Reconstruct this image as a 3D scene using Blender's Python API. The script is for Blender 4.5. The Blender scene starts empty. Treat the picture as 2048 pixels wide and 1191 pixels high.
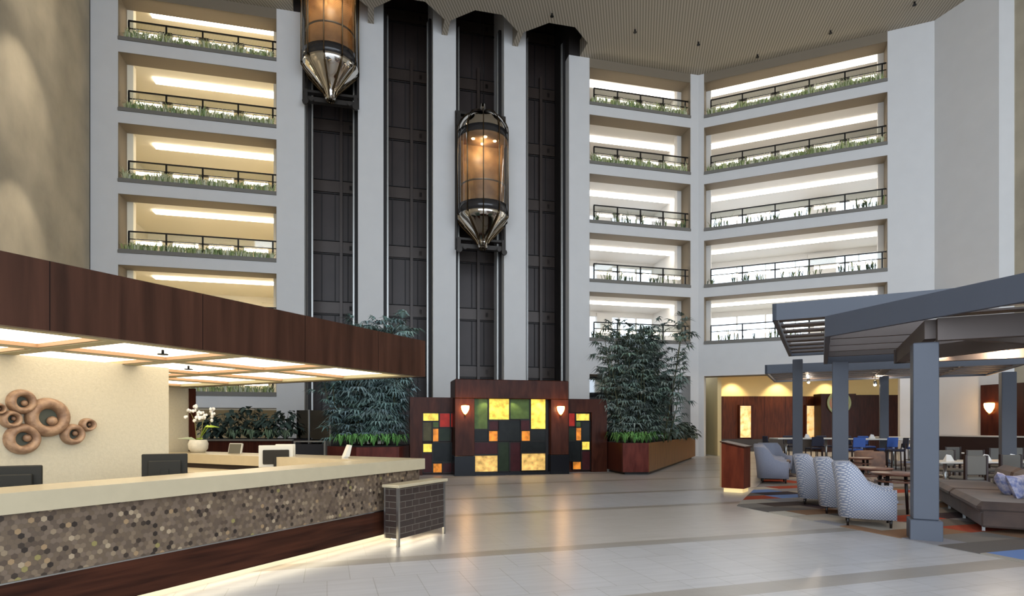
import bpy, math, random
from math import sin, cos, pi, radians as R, atan2, sqrt
from mathutils import Vector, Matrix
random.seed(7)
sc = bpy.context.scene
col = sc.collection
# ---------------------------------------------------------------- camera, world, exposure
F, HOR, EYE = 1180.0, 850.0, 1.6
cd = bpy.data.cameras.new('camera'); cam = bpy.data.objects.new('camera', cd); col.objects.link(cam)
cam.location = (0, 0, EYE); cam.rotation_euler = (R(90), 0, 0)
cd.sensor_width = 36; cd.lens = F / 2048 * 36; cd.shift_y = (HOR - 595.5) / 2048
cd.clip_start = .1; cd.clip_end = 300
sc.camera = cam
sc.view_settings.view_transform = 'Standard'; sc.view_settings.look = 'None'
sc.view_settings.gamma = 1; sc.view_settings.exposure = 0.0
w = bpy.data.worlds.new('sky'); sc.world = w; w.use_nodes = True
bg = w.node_tree.nodes['Background']; bg.inputs[0].default_value = (.76, .87, 1.0, 1); bg.inputs[1].default_value = 3.6

def lamp(name, kind, loc, power, color=(1, 1, 1), size=.2, rot=(0, 0, 0), spot=None, sizey=None):
    l = bpy.data.lights.new(name, kind); l.energy = power; l.color = color
    if kind == 'AREA':
        l.size = size
        if sizey: l.shape = 'RECTANGLE'; l.size_y = sizey
    else: l.shadow_soft_size = size
    if spot: l.spot_size = R(spot); l.spot_blend = .6
    o = bpy.data.objects.new(name, l); o.location = loc; o.rotation_euler = rot; col.objects.link(o)
    return o
for i_, (zz, pw_) in enumerate(((18.3, 420), (13.5, 260), (9.0, 190))): lamp('wall_grazer', 'SPOT', (-12.6, 19.0 - i_ * .2, zz), pw_, (1, .9, .74), .1, (R(60), 0, R(96)), 70)
# daylight comes in through the open glazed side of the atrium behind the camera
pl = lamp('glazing_portal', 'AREA', (0, -5.5, 9.8), 1, size=44, sizey=19, rot=(R(-90), 0, 0)); pl.data.cycles.is_portal = True
pl.rotation_euler = (R(90), 0, 0)

# ---------------------------------------------------------------- helpers
def lin(c):
    if isinstance(c, str): c = tuple(int(c[i:i+2], 16) / 255 for i in (0, 2, 4))
    return tuple((x / 12.92 if x <= .04045 else ((x + .055) / 1.055) ** 2.4) for x in c) + (1,)
class NT:
    def __init__(s, m):
        m.use_nodes = True; s.t = m.node_tree; s.b = s.t.nodes['Principled BSDF']; s.out = s.t.nodes['Material Output']
    def n(s, ty, **kw):
        x = s.t.nodes.new(ty)
        for k, v in kw.items():
            if k.startswith('_'): setattr(x, k[1:], v)
            else: x.inputs[k.replace('9', ' ')].default_value = v
        return x
    def l(s, a, b): s.t.links.new(a, b)
    def math(s, op, a, b=None, c=None):
        x = s.t.nodes.new('ShaderNodeMath'); x.operation = op
        for i, v in enumerate((a, b, c)):
            if v is None: continue
            if isinstance(v, (int, float)): x.inputs[i].default_value = v
            else: s.l(v, x.inputs[i])
        return x.outputs[0]
    def ramp(s, fac, stops, const=False):
        r = s.t.nodes.new('ShaderNodeValToRGB'); e = r.color_ramp.elements
        if const: r.color_ramp.interpolation = 'CONSTANT'
        while len(e) < len(stops): e.new(.5)
        for i, (p, c) in enumerate(stops): e[i].position = p; e[i].color = lin(c)
        s.l(fac, r.inputs[0]); return r.outputs[0]
    def coord(s, rot=0, scale=(1, 1, 1), kind='Object'):
        tc = s.t.nodes.new('ShaderNodeTexCoord'); mp = s.t.nodes.new('ShaderNodeMapping')
        mp.inputs['Rotation'].default_value = (0, 0, rot); mp.inputs['Scale'].default_value = scale
        s.l(tc.outputs[kind], mp.inputs[0]); return mp.outputs[0]
    def bump(s, h, strength=.3, dist=.01):
        b = s.n('ShaderNodeBump', Strength=strength, Distance=dist); s.l(h, b.inputs['Height']); s.l(b.outputs[0], s.b.inputs['Normal'])
MATS = {}
def mat(name, c, rough=.5, metal=0, emit=0, ecol=None, spec=.5, noise=0, nscale=4, bump=0, bscale=60, c2=None, coat=0):
    if name in MATS: return MATS[name]
    m = bpy.data.materials.new(name); t = NT(m); b = t.b
    b.inputs['Base Color'].default_value = lin(c); b.inputs['Roughness'].default_value = rough
    b.inputs['Metallic'].default_value = metal; b.inputs['Specular IOR Level'].default_value = spec
    if coat: b.inputs['Coat Weight'].default_value = coat; b.inputs['Coat Roughness'].default_value = .15
    if emit: b.inputs['Emission Color'].default_value = lin(ecol or c); b.inputs['Emission Strength'].default_value = emit
    if noise or c2:
        nz = t.n('ShaderNodeTexNoise', Scale=nscale, Detail=5.0); t.l(t.coord(), nz.inputs[0])
        base = lin(c)
        if c2: o = t.ramp(nz.outputs[0], [(.35, c), (.65, c2)])
        else:
            r = t.n('ShaderNodeValToRGB'); e = r.color_ramp.elements
            e[0].position = .3; e[0].color = tuple(x * (1 - noise) for x in base[:3]) + (1,)
            e[1].position = .7; e[1].color = tuple(min(1, x * (1 + noise)) for x in base[:3]) + (1,)
            t.l(nz.outputs[0], r.inputs[0]); o = r.outputs[0]
        t.l(o, b.inputs['Base Color'])
        if emit: t.l(o, b.inputs['Emission Color'])
    if bump:
        nb = t.n('ShaderNodeTexNoise', Scale=bscale, Detail=3.0); t.l(t.coord(), nb.inputs[0]); t.bump(nb.outputs[0], bump)
    MATS[name] = m; return m
def wood(name, c1, c2, scale=(12, 12, .8), rough=.4, joints=None, coat=0, nscale=2.0):
    if name in MATS: return MATS[name]
    m = bpy.data.materials.new(name); t = NT(m)
    nz = t.n('ShaderNodeTexNoise', Scale=nscale, Detail=6.0, Distortion=.4); t.l(t.coord(scale=scale), nz.inputs[0])
    o = t.ramp(nz.outputs[0], [(.3, c1), (.7, c2)])
    if joints:
        ax, pitch, wd = joints
        tc = t.n('ShaderNodeTexCoord'); sp = t.n('ShaderNodeSeparateXYZ'); t.l(tc.outputs['Object'], sp.inputs[0])
        md = t.math('PINGPONG', sp.outputs[ax], pitch / 2); j = t.math('LESS_THAN', md, wd)
        mx = t.n('ShaderNodeMix', _data_type='RGBA'); t.l(j, mx.inputs[0]); t.l(o, mx.inputs[6]); mx.inputs[7].default_value = lin('180c08'); o = mx.outputs[2]
    t.l(o, t.b.inputs['Base Color']); t.b.inputs['Roughness'].default_value = rough; t.b.inputs['Coat Weight'].default_value = coat; t.b.inputs['Specular IOR Level'].default_value = .12
    t.bump(nz.outputs[0], .08)
    MATS[name] = m; return m
def glassy(name, tint, alpha=.15, rough=.03):
    if name in MATS: return MATS[name]
    m = bpy.data.materials.new(name); t = NT(m); t.t.nodes.remove(t.b)
    tr = t.n('ShaderNodeBsdfTransparent', Color=lin(tint)); gl = t.n('ShaderNodeBsdfGlossy', Roughness=rough, Color=(.9, .9, .9, 1))
    mx = t.n('ShaderNodeMixShader', Fac=alpha); t.l(tr.outputs[0], mx.inputs[1]); t.l(gl.outputs[0], mx.inputs[2]); t.l(mx.outputs[0], t.out.inputs[0])
    MATS[name] = m; return m
def attr_mat(name, rough=.5, attr='tint', coat=0):
    if name in MATS: return MATS[name]
    m = bpy.data.materials.new(name); t = NT(m); a = t.n('ShaderNodeAttribute', _attribute_name=attr)
    t.l(a.outputs['Color'], t.b.inputs['Base Color']); t.b.inputs['Roughness'].default_value = rough; t.b.inputs['Coat Weight'].default_value = coat
    MATS[name] = m; return m

class MB:
    def __init__(s): s.v = []; s.f = []; s.smooth = []
    def add(s, vs, fs, sm=False):
        o = len(s.v); s.v += [tuple(v) for v in vs]; s.f += [tuple(i + o for i in f) for f in fs]; s.smooth += [sm] * len(fs); return s
    def box(s, x0, x1, y0, y1, z0, z1, bev=0):
        if bev:
            b = min(bev, (x1-x0)/2.01, (y1-y0)/2.01, (z1-z0)/2.01)
            # chamfered box : three nested loops
            lv = []
            for (z, k) in ((z0, 1), (z0 + b, 0), (z1 - b, 0), (z1, 1)):
                i = b * k
                X0, X1, Y0, Y1 = x0 + i, x1 - i, y0 + i, y1 - i; c = b * (1 - k) if not k else 0
                c = b * .7 if not k else b * .3
                lv.append([(X0 + c, Y0, z), (X1 - c, Y0, z), (X1, Y0 + c, z), (X1, Y1 - c, z), (X1 - c, Y1, z), (X0 + c, Y1, z), (X0, Y1 - c, z), (X0, Y0 + c, z)])
            vs = [p for l in lv for p in l]; fs = []
            for j in range(3):
                for i in range(8): a = j * 8 + i; b2 = j * 8 + (i + 1) % 8; fs.append((a, b2, b2 + 8, a + 8))
            fs.append(tuple(range(7, -1, -1))); fs.append(tuple(range(24, 32)))
            return s.add(vs, fs)
        return s.add([(x0, y0, z0), (x1, y0, z0), (x1, y1, z0), (x0, y1, z0), (x0, y0, z1), (x1, y0, z1), (x1, y1, z1), (x0, y1, z1)],
                     [(3, 2, 1, 0), (4, 5, 6, 7), (0, 1, 5, 4), (1, 2, 6, 5), (2, 3, 7, 6), (3, 0, 4, 7)])
    def prism(s, poly, z0, z1):
        n = len(poly); a = sum(poly[i][0] * poly[(i+1) % n][1] - poly[(i+1) % n][0] * poly[i][1] for i in range(n))
        if a < 0: poly = poly[::-1]
        vs = [(x, y, z0) for x, y in poly] + [(x, y, z1) for x, y in poly]
        return s.add(vs, [tuple(range(n - 1, -1, -1)), tuple(range(n, 2 * n))] + [(i, (i+1) % n, n + (i+1) % n, n + i) for i in range(n)])
    def slab(s, poly, axis, a0, a1):
        """poly in the two other axes, extruded along axis (0=x,1=y)"""
        n = len(poly)
        def P(p, a): return (a, p[0], p[1]) if axis == 0 else (p[0], a, p[1])
        vs = [P(p, a0) for p in poly] + [P(p, a1) for p in poly]
        return s.add(vs, [tuple(range(n - 1, -1, -1)), tuple(range(n, 2 * n))] + [(i, (i+1) % n, n + (i+1) % n, n + i) for i in range(n)])
    def beam(s, p, q, wd, z0, z1):
        """horizontal beam from p to q (2-D) of width wd"""
        d = Vector((q[0]-p[0], q[1]-p[1])); d.normalize(); nx, ny = -d.y * wd / 2, d.x * wd / 2
        return s.prism([(p[0]+nx, p[1]+ny), (q[0]+nx, q[1]+ny), (q[0]-nx, q[1]-ny), (p[0]-nx, p[1]-ny)], z0, z1)
    def tube(s, pts, r, n=8, cap=True):
        pts = [Vector(p) for p in pts]; rs = r if isinstance(r, (list, tuple)) else [r] * len(pts); vs = []; fs = []
        for i, p in enumerate(pts):
            d = (pts[min(i+1, len(pts)-1)] - pts[max(i-1, 0)]); d.normalize()
            up = Vector((0, 0, 1)) if abs(d.z) < .9 else Vector((1, 0, 0)); a = d.cross(up).normalized(); b = a.cross(d)
            for k in range(n): th = 2 * pi * k / n; vs.append(p + (a * cos(th) + b * sin(th)) * rs[i])
        for i in range(len(pts) - 1):
            for k in range(n): a0 = i * n + k; a1 = i * n + (k+1) % n; fs.append((a0, a1, a1 + n, a0 + n))
        s.add(vs, fs, True)
        if cap: o = len(s.v) - len(vs); s.f += [tuple(o + k for k in range(n - 1, -1, -1)), tuple(o + len(vs) - n + k for k in range(n))]; s.smooth += [False] * 2
        return s
    def lathe(s, prof, c=(0, 0, 0), n=24, a0=0, a1=2 * pi, sm=True):
        full = abs(a1 - a0 - 2 * pi) < 1e-6; m = n if full else n + 1; vs = []; fs = []
        for (r, z) in prof:
            for k in range(m): th = a0 + (a1 - a0) * k / n; vs.append((c[0] + r * cos(th), c[1] + r * sin(th), c[2] + z))
        for i in range(len(prof) - 1):
            for k in range(n): k1 = (k + 1) % m; fs.append((i*m + k, i*m + k1, (i+1)*m + k1, (i+1)*m + k))
        return s.add(vs, fs, sm)
    def ball(s, c, r, n=12, sz=1, sx=1, sy=1):
        prof = [(r * sin(pi * i / (n // 2 + 1)), -r * cos(pi * i / (n // 2 + 1))) for i in range(n // 2 + 2)]
        k = len(s.v); s.lathe(prof, (0, 0, 0), n)
        for i in range(k, len(s.v)): x, y, z = s.v[i]; s.v[i] = (c[0] + x * sx, c[1] + y * sy, c[2] + z * sz)
        return s
    def xf(s, M, start=0):
        for i in range(start, len(s.v)): s.v[i] = tuple(M @ Vector(s.v[i]))
        return s
    def build(s, name, m, parent=None, loc=(0, 0, 0), rz=0, tints=None):
        me = bpy.data.meshes.new(name); me.from_pydata(s.v, [], s.f); me.validate(clean_customdata=False)
        me.polygons.foreach_set('use_smooth', s.smooth[:len(me.polygons)] if len(s.smooth) >= len(me.polygons) else [False] * len(me.polygons))
        if tints:
            at = me.color_attributes.new('tint', 'FLOAT_COLOR', 'CORNER'); k = 0
            for p, t in zip(me.polygons, tints):
                for li in p.loop_indices: at.data[li].color = t
        me.materials.append(m); me.update()
        o = bpy.data.objects.new(name, me); col.objects.link(o)
        if parent: o.parent = parent
        o.location = loc; o.rotation_euler = (0, 0, rz)
        return o
def tag(o, label=None, cat=None, group=None, kind=None):
    if label: o['label'] = label
    if cat: o['category'] = cat
    if group: o['group'] = group
    if kind: o['kind'] = kind
    return o
def thing(name, label, cat, loc=(0, 0, 0), rz=0, group=None):
    o = bpy.data.objects.new(name, None); o.empty_display_size = .2; col.objects.link(o)
    o.location = loc; o.rotation_euler = (0, 0, rz); return tag(o, label, cat, group)
def dup(root, loc, rz, label, group=None, z=None):
    def cp(o, parent):
        c = o.copy(); col.objects.link(c); c.parent = parent
        for ch in list(o.children): cp(ch, c)
        return c
    r = cp(root, None); r.location = loc; r.rotation_euler = (0, 0, rz)
    if label: r['label'] = label
    if group: r['group'] = group
    return r
def struct(name, mb, m, loc=(0, 0, 0), rz=0, parent=None, tints=None):
    o = mb.build(name, m, parent, loc, rz, tints)
    if not parent: o['kind'] = 'structure'
    return o
class Frame:
    """a vertical plane through o; local x runs along it, local y goes behind it"""
    def __init__(s, ox, oy, ang): s.o = (ox, oy, 0); s.a = ang; s.e = (cos(ang), sin(ang))
    def s(s_, u):
        k = (u - 1024) / F; return (k * s_.o[1] - s_.o[0]) / (s_.e[0] - k * s_.e[1])
    def P(s, x, y, z=0): return Vector((s.o[0] + x * s.e[0] - y * s.e[1], s.o[1] + x * s.e[1] + y * s.e[0], z))
    def Z(s_, u, v): x = s_.s(u); D = s_.o[1] + x * s_.e[1]; return EYE + (HOR - v) * D / F
    def L(s, x, y):
        dx, dy = x - s.o[0], y - s.o[1]; return (dx * s.e[0] + dy * s.e[1], -dx * s.e[1] + dy * s.e[0])
def G(u, v, z=0):
    D = (EYE - z) * F / (v - HOR); return ((u - 1024) / F * D, D)
AD = R(62.4)            # the diagonal grid of the lobby (counter, pergola, planters)
W1 = Frame(0, 28.05, math.atan(.245))
k0 = (1397 - 1024) / F; D0 = 28.05 / (1 - .245 * k0)
W2 = Frame(k0 * D0, D0, atan2(-.4066, .9136))
p3 = W2.P(W2.s(1869), 0)
W3 = Frame(p3.x, p3.y, R(-72.6))
p4 = W3.P(W3.s(1998), 0)
CF = Frame(-1.292, 8.76, AD)
CEIL = 19.63
SILL = [2.97 + 2.9 * i for i in range(6)]     # ledge heights of the galleries
OPH = 2.3                                      # opening height

# ---------------------------------------------------------------- surface materials
white = mat('white_plaster', 'd9d6d3', .7, noise=.02, nscale=1.5, bump=.05)
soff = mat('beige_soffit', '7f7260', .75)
cream = mat('cream_paint', 'ece3cd', .7)
ledge = mat('grey_ledge', '78736b', .6)
dark_metal = mat('black_metal', '1c1a19', .4, .6)
steel = mat('brushed_steel', 'b8b8b6', .28, 1)
chrome = mat('polished_chrome', 'e9e4dc', .06, 1)
mahog = wood('mahogany_veneer', '33160f', '4c2417', (9, 9, .5), .3)
# floor: local x = along the dark bands, local y = across them
def floor_mat():
    m = bpy.data.materials.new('porcelain_tiles'); t = NT(m)
    cv = t.coord()
    br = t.n('ShaderNodeTexBrick', Scale=1.0, _offset=.5); t.l(cv, br.inputs[0])
    br.inputs['Brick Width'].default_value = .46; br.inputs['Row Height'].default_value = 1.06
    br.inputs['Mortar Size'].default_value = .004; br.inputs['Mortar Smooth'].default_value = 0
    br.inputs['Color1'].default_value = lin('b9b5b5'); br.inputs['Color2'].default_value = lin('b1adac'); br.inputs['Mortar'].default_value = lin('8f8a84')
    sp = t.n('ShaderNodeSeparateXYZ'); t.l(cv, sp.inputs[0]); y = sp.outputs[1]
    nz = t.n('ShaderNodeTexNoise', Scale=1.0, Detail=5.0); t.l(t.coord(scale=(1.2, 14, 1)), nz.inputs[0])
    cur = br.outputs[0]
    def mix(f, a, bcol, blend='MIX'):
        x = t.n('ShaderNodeMix', _data_type='RGBA', _blend_type=blend); 
        if isinstance(f, float): x.inputs[0].default_value = f
        else: t.l(f, x.inputs[0])
        t.l(a, x.inputs[6])
        if isinstance(bcol, str): x.inputs[7].default_value = lin(bcol)
        else: t.l(bcol, x.inputs[7])
        return x.outputs[2]
    zone = t.math('MULTIPLY', t.math('GREATER_THAN', y, 7.13), t.math('LESS_THAN', y, 10.3))  # beige tile zone, with some reflected light mixed into its colour
    cur = mix(t.math('MULTIPLY', zone, .55), cur, 'b3a38f')
    far = t.math('GREATER_THAN', y, 12.6); cur = mix(t.math('MULTIPLY', far, .35), cur, 'aca397')  # farther tiles: tile colour plus reflected light mixed in
    cur = mix(.18, cur, t.ramp(nz.outputs[0], [(.3, '8d867f'), (.7, 'd0ccca')]))
    for yc, hw in ((1.7, .17), (4.82, .17), (7.13, .14), (10.3, .14), (12.6, .14), (15.5, .14), (18.0, .14), (21, .14), (24, .14)):
        cmp = t.math('COMPARE', y, yc, hw); cur = mix(t.math('MULTIPLY', cmp, .75), cur, '8a7f72')
    t.l(cur, t.b.inputs['Base Color']); t.b.inputs['Roughness'].default_value = .3; t.b.inputs['Specular IOR Level'].default_value = .6
    return m
fm = floor_mat()
mb = MB(); mb.box(-40, 42, -16, 48, -.3, 0)
struct('floor', mb, fm, rz=R(17.4))
# ceiling with an eight-sided notch in front of every lift shaft
cm = bpy.data.materials.new('perforated_ceiling'); t = NT(cm)
wv = t.n('ShaderNodeTexWave', Scale=2.6, Distortion=0.0); wv.bands_direction = 'X'; t.l(t.coord(rot=R(12)), wv.inputs[0])
ck = t.n('ShaderNodeTexWave', Scale=2.6); ck.bands_direction = 'Y'; t.l(t.coord(rot=R(12)), ck.inputs[0])
t.l(t.ramp(wv.outputs['Fac'], [(.25, '8c8273'), (.6, 'b3a897')]), t.b.inputs['Base Color']); t.b.inputs['Roughness'].default_value = .8
SH = [(607, 716), (767, 866), (912, 1008), (1052, 1138)]
cen = [(W1.s(555) + W1.s(607)) / 2, (W1.s(716) + W1.s(767)) / 2, (W1.s(866) + W1.s(912)) / 2, (W1.s(1008) + W1.s(1052)) / 2, (W1.s(1138) + W1.s(1172)) / 2 + .25]
hw = .13
notch = [(-26, 1.2), (cen[0] + hw, 1.2)]
for i in range(4):
    a, b = cen[i] + hw, cen[i+1] - hw
    if i: notch.append((a, .4))
    notch += [(a, -1.05), (a + .95, -1.95), (b - .95, -1.95), (b, -1.05), (b, .4 if i < 3 else 1.2)]
pw = [W1.P(x, y) for x, y in notch]
pw += [W2.P(.35, 1.2), W2.P(W2.s(1869) + .5, 1.2), W3.P(W3.s(1998), 1.0), Vector((26, 22, 0)), Vector((26, -6, 0)), Vector((-26, -6, 0)), Vector((-26, 18, 0))]
mb = MB(); mb.prism([(p.x, p.y) for p in pw], CEIL, CEIL + .8)
struct('ceiling', mb, cm)
struct('trim_1', MB().box(-12, 8, -2.6, 4, CEIL + 6, CEIL + 6.2).box(-12, 8, -2.7, -2.5, CEIL + .8, CEIL + 6).box(-12, -11.8, -2.5, 4, CEIL + .81, CEIL + 6).box(7, 7.2, -2.5, 4, CEIL + .81, CEIL + 6), mat('shaft_head_dark', '1b1614', .8), W1.o, W1.a)  # added roof and walls, keep sky light out of the shaft tops
# sprinkler heads
for i, (u, v) in enumerate([(1104, 27), (1270, 59), (1397, 84), (1515, 109), (1661, 61), (1829, 4)]):
    D = (CEIL - EYE) * F / (HOR - v); b = MB(); b.tube([(0, 0, 0), (0, 0, .12)], .035, 8); b.tube([(0, 0, -.02), (0, 0, 0)], .08, 10)
    o = b.build('sprinkler_head', dark_metal, loc=((u - 1024) / F * D, D, CEIL - .12))
    tag(o, 'small dark ceiling sprinkler, %s from the left of the six on the slatted ceiling' % ['first', 'second', 'third', 'fourth', 'fifth', 'sixth'][i], 'sprinkler', 'ceiling sprinklers')

# ---------------------------------------------------------------- gallery walls
TH = .9
def bank(fr, name, s0, s1, x0, x1, levels, zlow, solid_below=None, m=white):
    """piers s0..x0 and x1..s1, spandrels between the ledges of the given levels"""
    mb = MB()
    if x0 > s0: mb.box(s0, x0, 0, TH, 0, CEIL)
    if s1 > x1: mb.box(x1, s1, 0, TH, 0, CEIL)
    e = .002
    for i, L in enumerate(levels):
        z0 = SILL[L] - .6 if i else zlow
        mb.box(x0 - e, x1 + e, 0, TH, z0, SILL[L] - .12)
    struct(name, mb, m, fr.o, fr.a)
bank(W1, 'wall_back_left', W1.s(180), W1.s(603), W1.s(236), W1.s(553), range(0, 6), SILL[0] - .62)
bank(W1, 'wall_back_middle', W1.s(1138), W1.s(1397), W1.s(1179), W1.s(1381), range(1, 6), 4.12)
# right bank: pier, opening, long blank stretch
mb = MB(); a, b, c = W2.s(1408), W2.s(1775), W2.s(1869)
mb.box(0, a, 0, TH, 0, CEIL); mb.box(b, c, 0, TH, 4.12, CEIL)
for i in range(1, 6): mb.box(a - .002, b + .002, 0, TH, SILL[i] - .6 if i > 1 else 4.12, SILL[i] - .12)
struct('wall_right_gallery', mb, white, W2.o, W2.a)
mb = MB(); mb.box(0, W3.s(1998), 0, .6, 0, CEIL); struct('wall_right_blank', mb, white, W3.o, W3.a)
q = W3.P(W3.s(1998), 0)
mb = MB(); mb.box(0, .62, 0, .6, 0, CEIL); struct('wall_right_return', mb, white, q, 0)
plaster = mat('trowelled_plaster', 'b0a48e', .8, noise=.16, nscale=.7, bump=.35, bscale=9)
mb = MB(); mb.box(0, 30, 0, .5, 0, CEIL); struct('wall_right', mb, plaster, (q.x + .66, q.y + .1, 0), R(-72.6))
cL = W1.P(W1.s(180), 0)
mb = MB(); mb.box(-26, 0, 0, .5, 0, CEIL); struct('wall_left', mb, plaster, (cL.x, cL.y, 0), R(107.4))
mb = MB(); mb.box(W1.s(180) - .12, W1.s(180) + .01, -.05, .02, 0, CEIL); struct('trim_2', mb, dark_metal, W1.o, W1.a)
# lift tower columns
tower = W1
cols = [(603, 603), (716, 767), (866, 912), (1008, 1052)]
for i, (ua, ub) in enumerate(cols[1:]):
    mb = MB(); mb.box(W1.s(ua), W1.s(ub), 0, 2.3, 0, CEIL + 6); struct('wall_tower_column_%d' % (i + 1), mb, white, W1.o, W1.a)
mb = MB(); mb.box(W1.s(603), W1.s(603) + .12, 0, 2.3, 0, CEIL + 6); struct('wall_tower_side', mb, white, W1.o, W1.a)
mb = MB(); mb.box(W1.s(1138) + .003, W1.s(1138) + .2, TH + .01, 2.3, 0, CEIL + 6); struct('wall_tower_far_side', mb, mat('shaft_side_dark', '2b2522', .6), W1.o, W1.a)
# shaft backs: brown steel panels with seams, ribs and plates
sh = mat('shaft_panel_brown', '3a2f2b', .45, .15, noise=.12, nscale=1.2)
sh2 = mat('shaft_seam_dark', '1f1917', .6)
railw = mat('guide_rail_grey', 'b9b7b2', .35, .7)
tn = 3
for i, (ua, ub) in enumerate(SH):
    s0, s1 = W1.s(ua), W1.s(ub); s0 += .12 if i == 0 else 0
    mb = MB(); mb.box(s0 - .2, s1 + .2, 2.3, 2.5, 0, CEIL + 6)
    b = struct('wall_shaft_%d' % (i + 1), mb, sh, W1.o, W1.a)
    wd = s1 - s0
    mb = MB()
    for L in range(-1, 8):
        z = 4.0 + 2.9 * L
        mb.box(s0, s1, 2.22, 2.29, z - .03, z); mb.box(s0, s1, 2.22, 2.29, z + .62, z + .65)
        for fx in (.22, .5, .77): mb.box(s0 + wd * fx - .02, s0 + wd * fx + .02, 2.24, 2.29, z + .65, z + 2.87)
        mb.box(s0 + wd * .80, s0 + wd * .86, 2.2, 2.29, z + .2, z + .42)
    struct('trim_%d' % tn, mb, sh2, W1.o, W1.a); tn += 1
    mb = MB()
    for L in range(-1, 8): z = 4.0 + 2.9 * L; mb.box(s0 + .02, s1 - .02, 2.2, 2.3, z + .05, z + .58)
    mb.box(s0 + wd * .6, s0 + wd * .66, 2.05, 2.29, 0, CEIL)
    struct('trim_%d' % tn, mb, mat('shaft_band_brown', '42362f', .4, .2, noise=.1, nscale=1), W1.o, W1.a); tn += 1
    mb = MB(); mb.box(s0 + .02, s0 + .14, .5, .7, 0, CEIL + 1); mb.box(s1 - .14, s1 - .02, .5, .7, 0, CEIL + 1)
    struct('trim_%d' % tn, mb, sh2, W1.o, W1.a); tn += 1
    for fx, lab in ((s0 + .2, 'left'), (s1 - .2, 'right')):
        mb = MB(); mb.box(-.035, .035, -.05, .05, 0, CEIL + .8); mb.box(-.012, .012, -.14, -.05, 0, CEIL + .8)
        p = W1.P(fx, .55)
        o = mb.build('guide_rail', railw, loc=p, rz=W1.a)
        tag(o, 'slim grey %s guide rail of the %s lift shaft from the left' % (lab, ['first', 'second', 'third', 'fourth'][i]), 'guide rail', 'lift guide rails')
        o['kind'] = 'structure'

# corridors behind the galleries
def corridor(fr, nm, x0, x1, levels, depth, windows=(), tint=cream, eL=.7, eR=.7):
    for L in levels:
        s = SILL[L]; top = s + OPH if L < 5 else CEIL - .12
        mb = MB(); mb.box(x0 - eL, x1 + eR, TH, depth, s - .6, s - .12); struct('floor_%s_gallery_%d' % (nm, L + 1), mb, tint, fr.o, fr.a)
        if L == 5:
            mb = MB(); mb.box(x0 - eL, x1 + eR, TH + .01, depth, top, top + .3); struct('ceiling_%s_gallery' % nm, mb, tint, fr.o, fr.a)
        mb = MB()
        if L in windows:
            mb.box(x0 - eL, x1 + eR, depth, depth + .2, s - .6, s + .15); mb.box(x0 - eL, x1 + eR, depth, depth + .2, s + 2.0, top + .3)
            n = 6
            for i in range(n + 1):
                x = x0 - eL + .1 + (x1 - x0 + eL + eR - .2) * i / n; mb.box(x - .04, x + .04, depth, depth + .15, s + .15, s + 2.0)
            px = x0 + (x1 - x0) * (.62 if nm == 'right' else .4); mb.box(px, px + (x1 - x0) * .17, depth - .1, depth + .2, s - .1, s + 2.2)
            struct('wall_%s_gallery_%d' % (nm, L + 1), mb, tint, fr.o, fr.a)
            g = MB(); g.box(x0 - eL + .1, x1 + eR - .1, depth + .08, depth + .09, s + .15, s + 2.0)
            struct('window_%s' % ('%d' % (L + (10 if nm == 'right' else 1))), g, glassy('window_glass', 'ffffff', .08), fr.o, fr.a)
        else:
            mb.box(x0 - eL, x1 + eR, depth, depth + .2, s - .6, top + .3)
            n = 3
            for i in range(n): x = x0 + (x1 - x0) * (i + .5) / n; mb.box(x - .5, x - .4, depth - .08, depth, s - .12, s + 2.05); mb.box(x + .4, x + .5, depth - .08, depth, s - .12, s + 2.05); mb.box(x - .5, x + .5, depth - .08, depth, s + 2.0, s + 2.1)
            struct('wall_%s_gallery_%d' % (nm, L + 1), mb, tint, fr.o, fr.a)
        mb = MB(); mb.box(x0 - eL, x0 - eL + .1, TH, depth, s - .12, top); mb.box(x1 + eR - .1, x1 + eR, TH, depth, s - .12, top)
        mb.box(x0 - .02, x0 + .25, TH, TH + .3, s - .12, top); mb.box(x1 - .25, x1 + .02, TH, TH + .3, s - .12, top)
        struct('wall_%s_gallery_ends_%d' % (nm, L + 1), mb, tint, fr.o, fr.a)
corridor(W1, 'left', W1.s(236), W1.s(553), range(0, 6), 5.2)
cream2 = mat('pale_paint', 'd2cec8', .7)
corridor(W1, 'middle', W1.s(1179), W1.s(1381), range(1, 6), 4.6, (1, 2, 3), cream2, .7, .35)
corridor(W2, 'right', W2.s(1408), W2.s(1775), range(1, 6), 4.6, (1, 2, 3), cream2, .3, 1.0)

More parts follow.
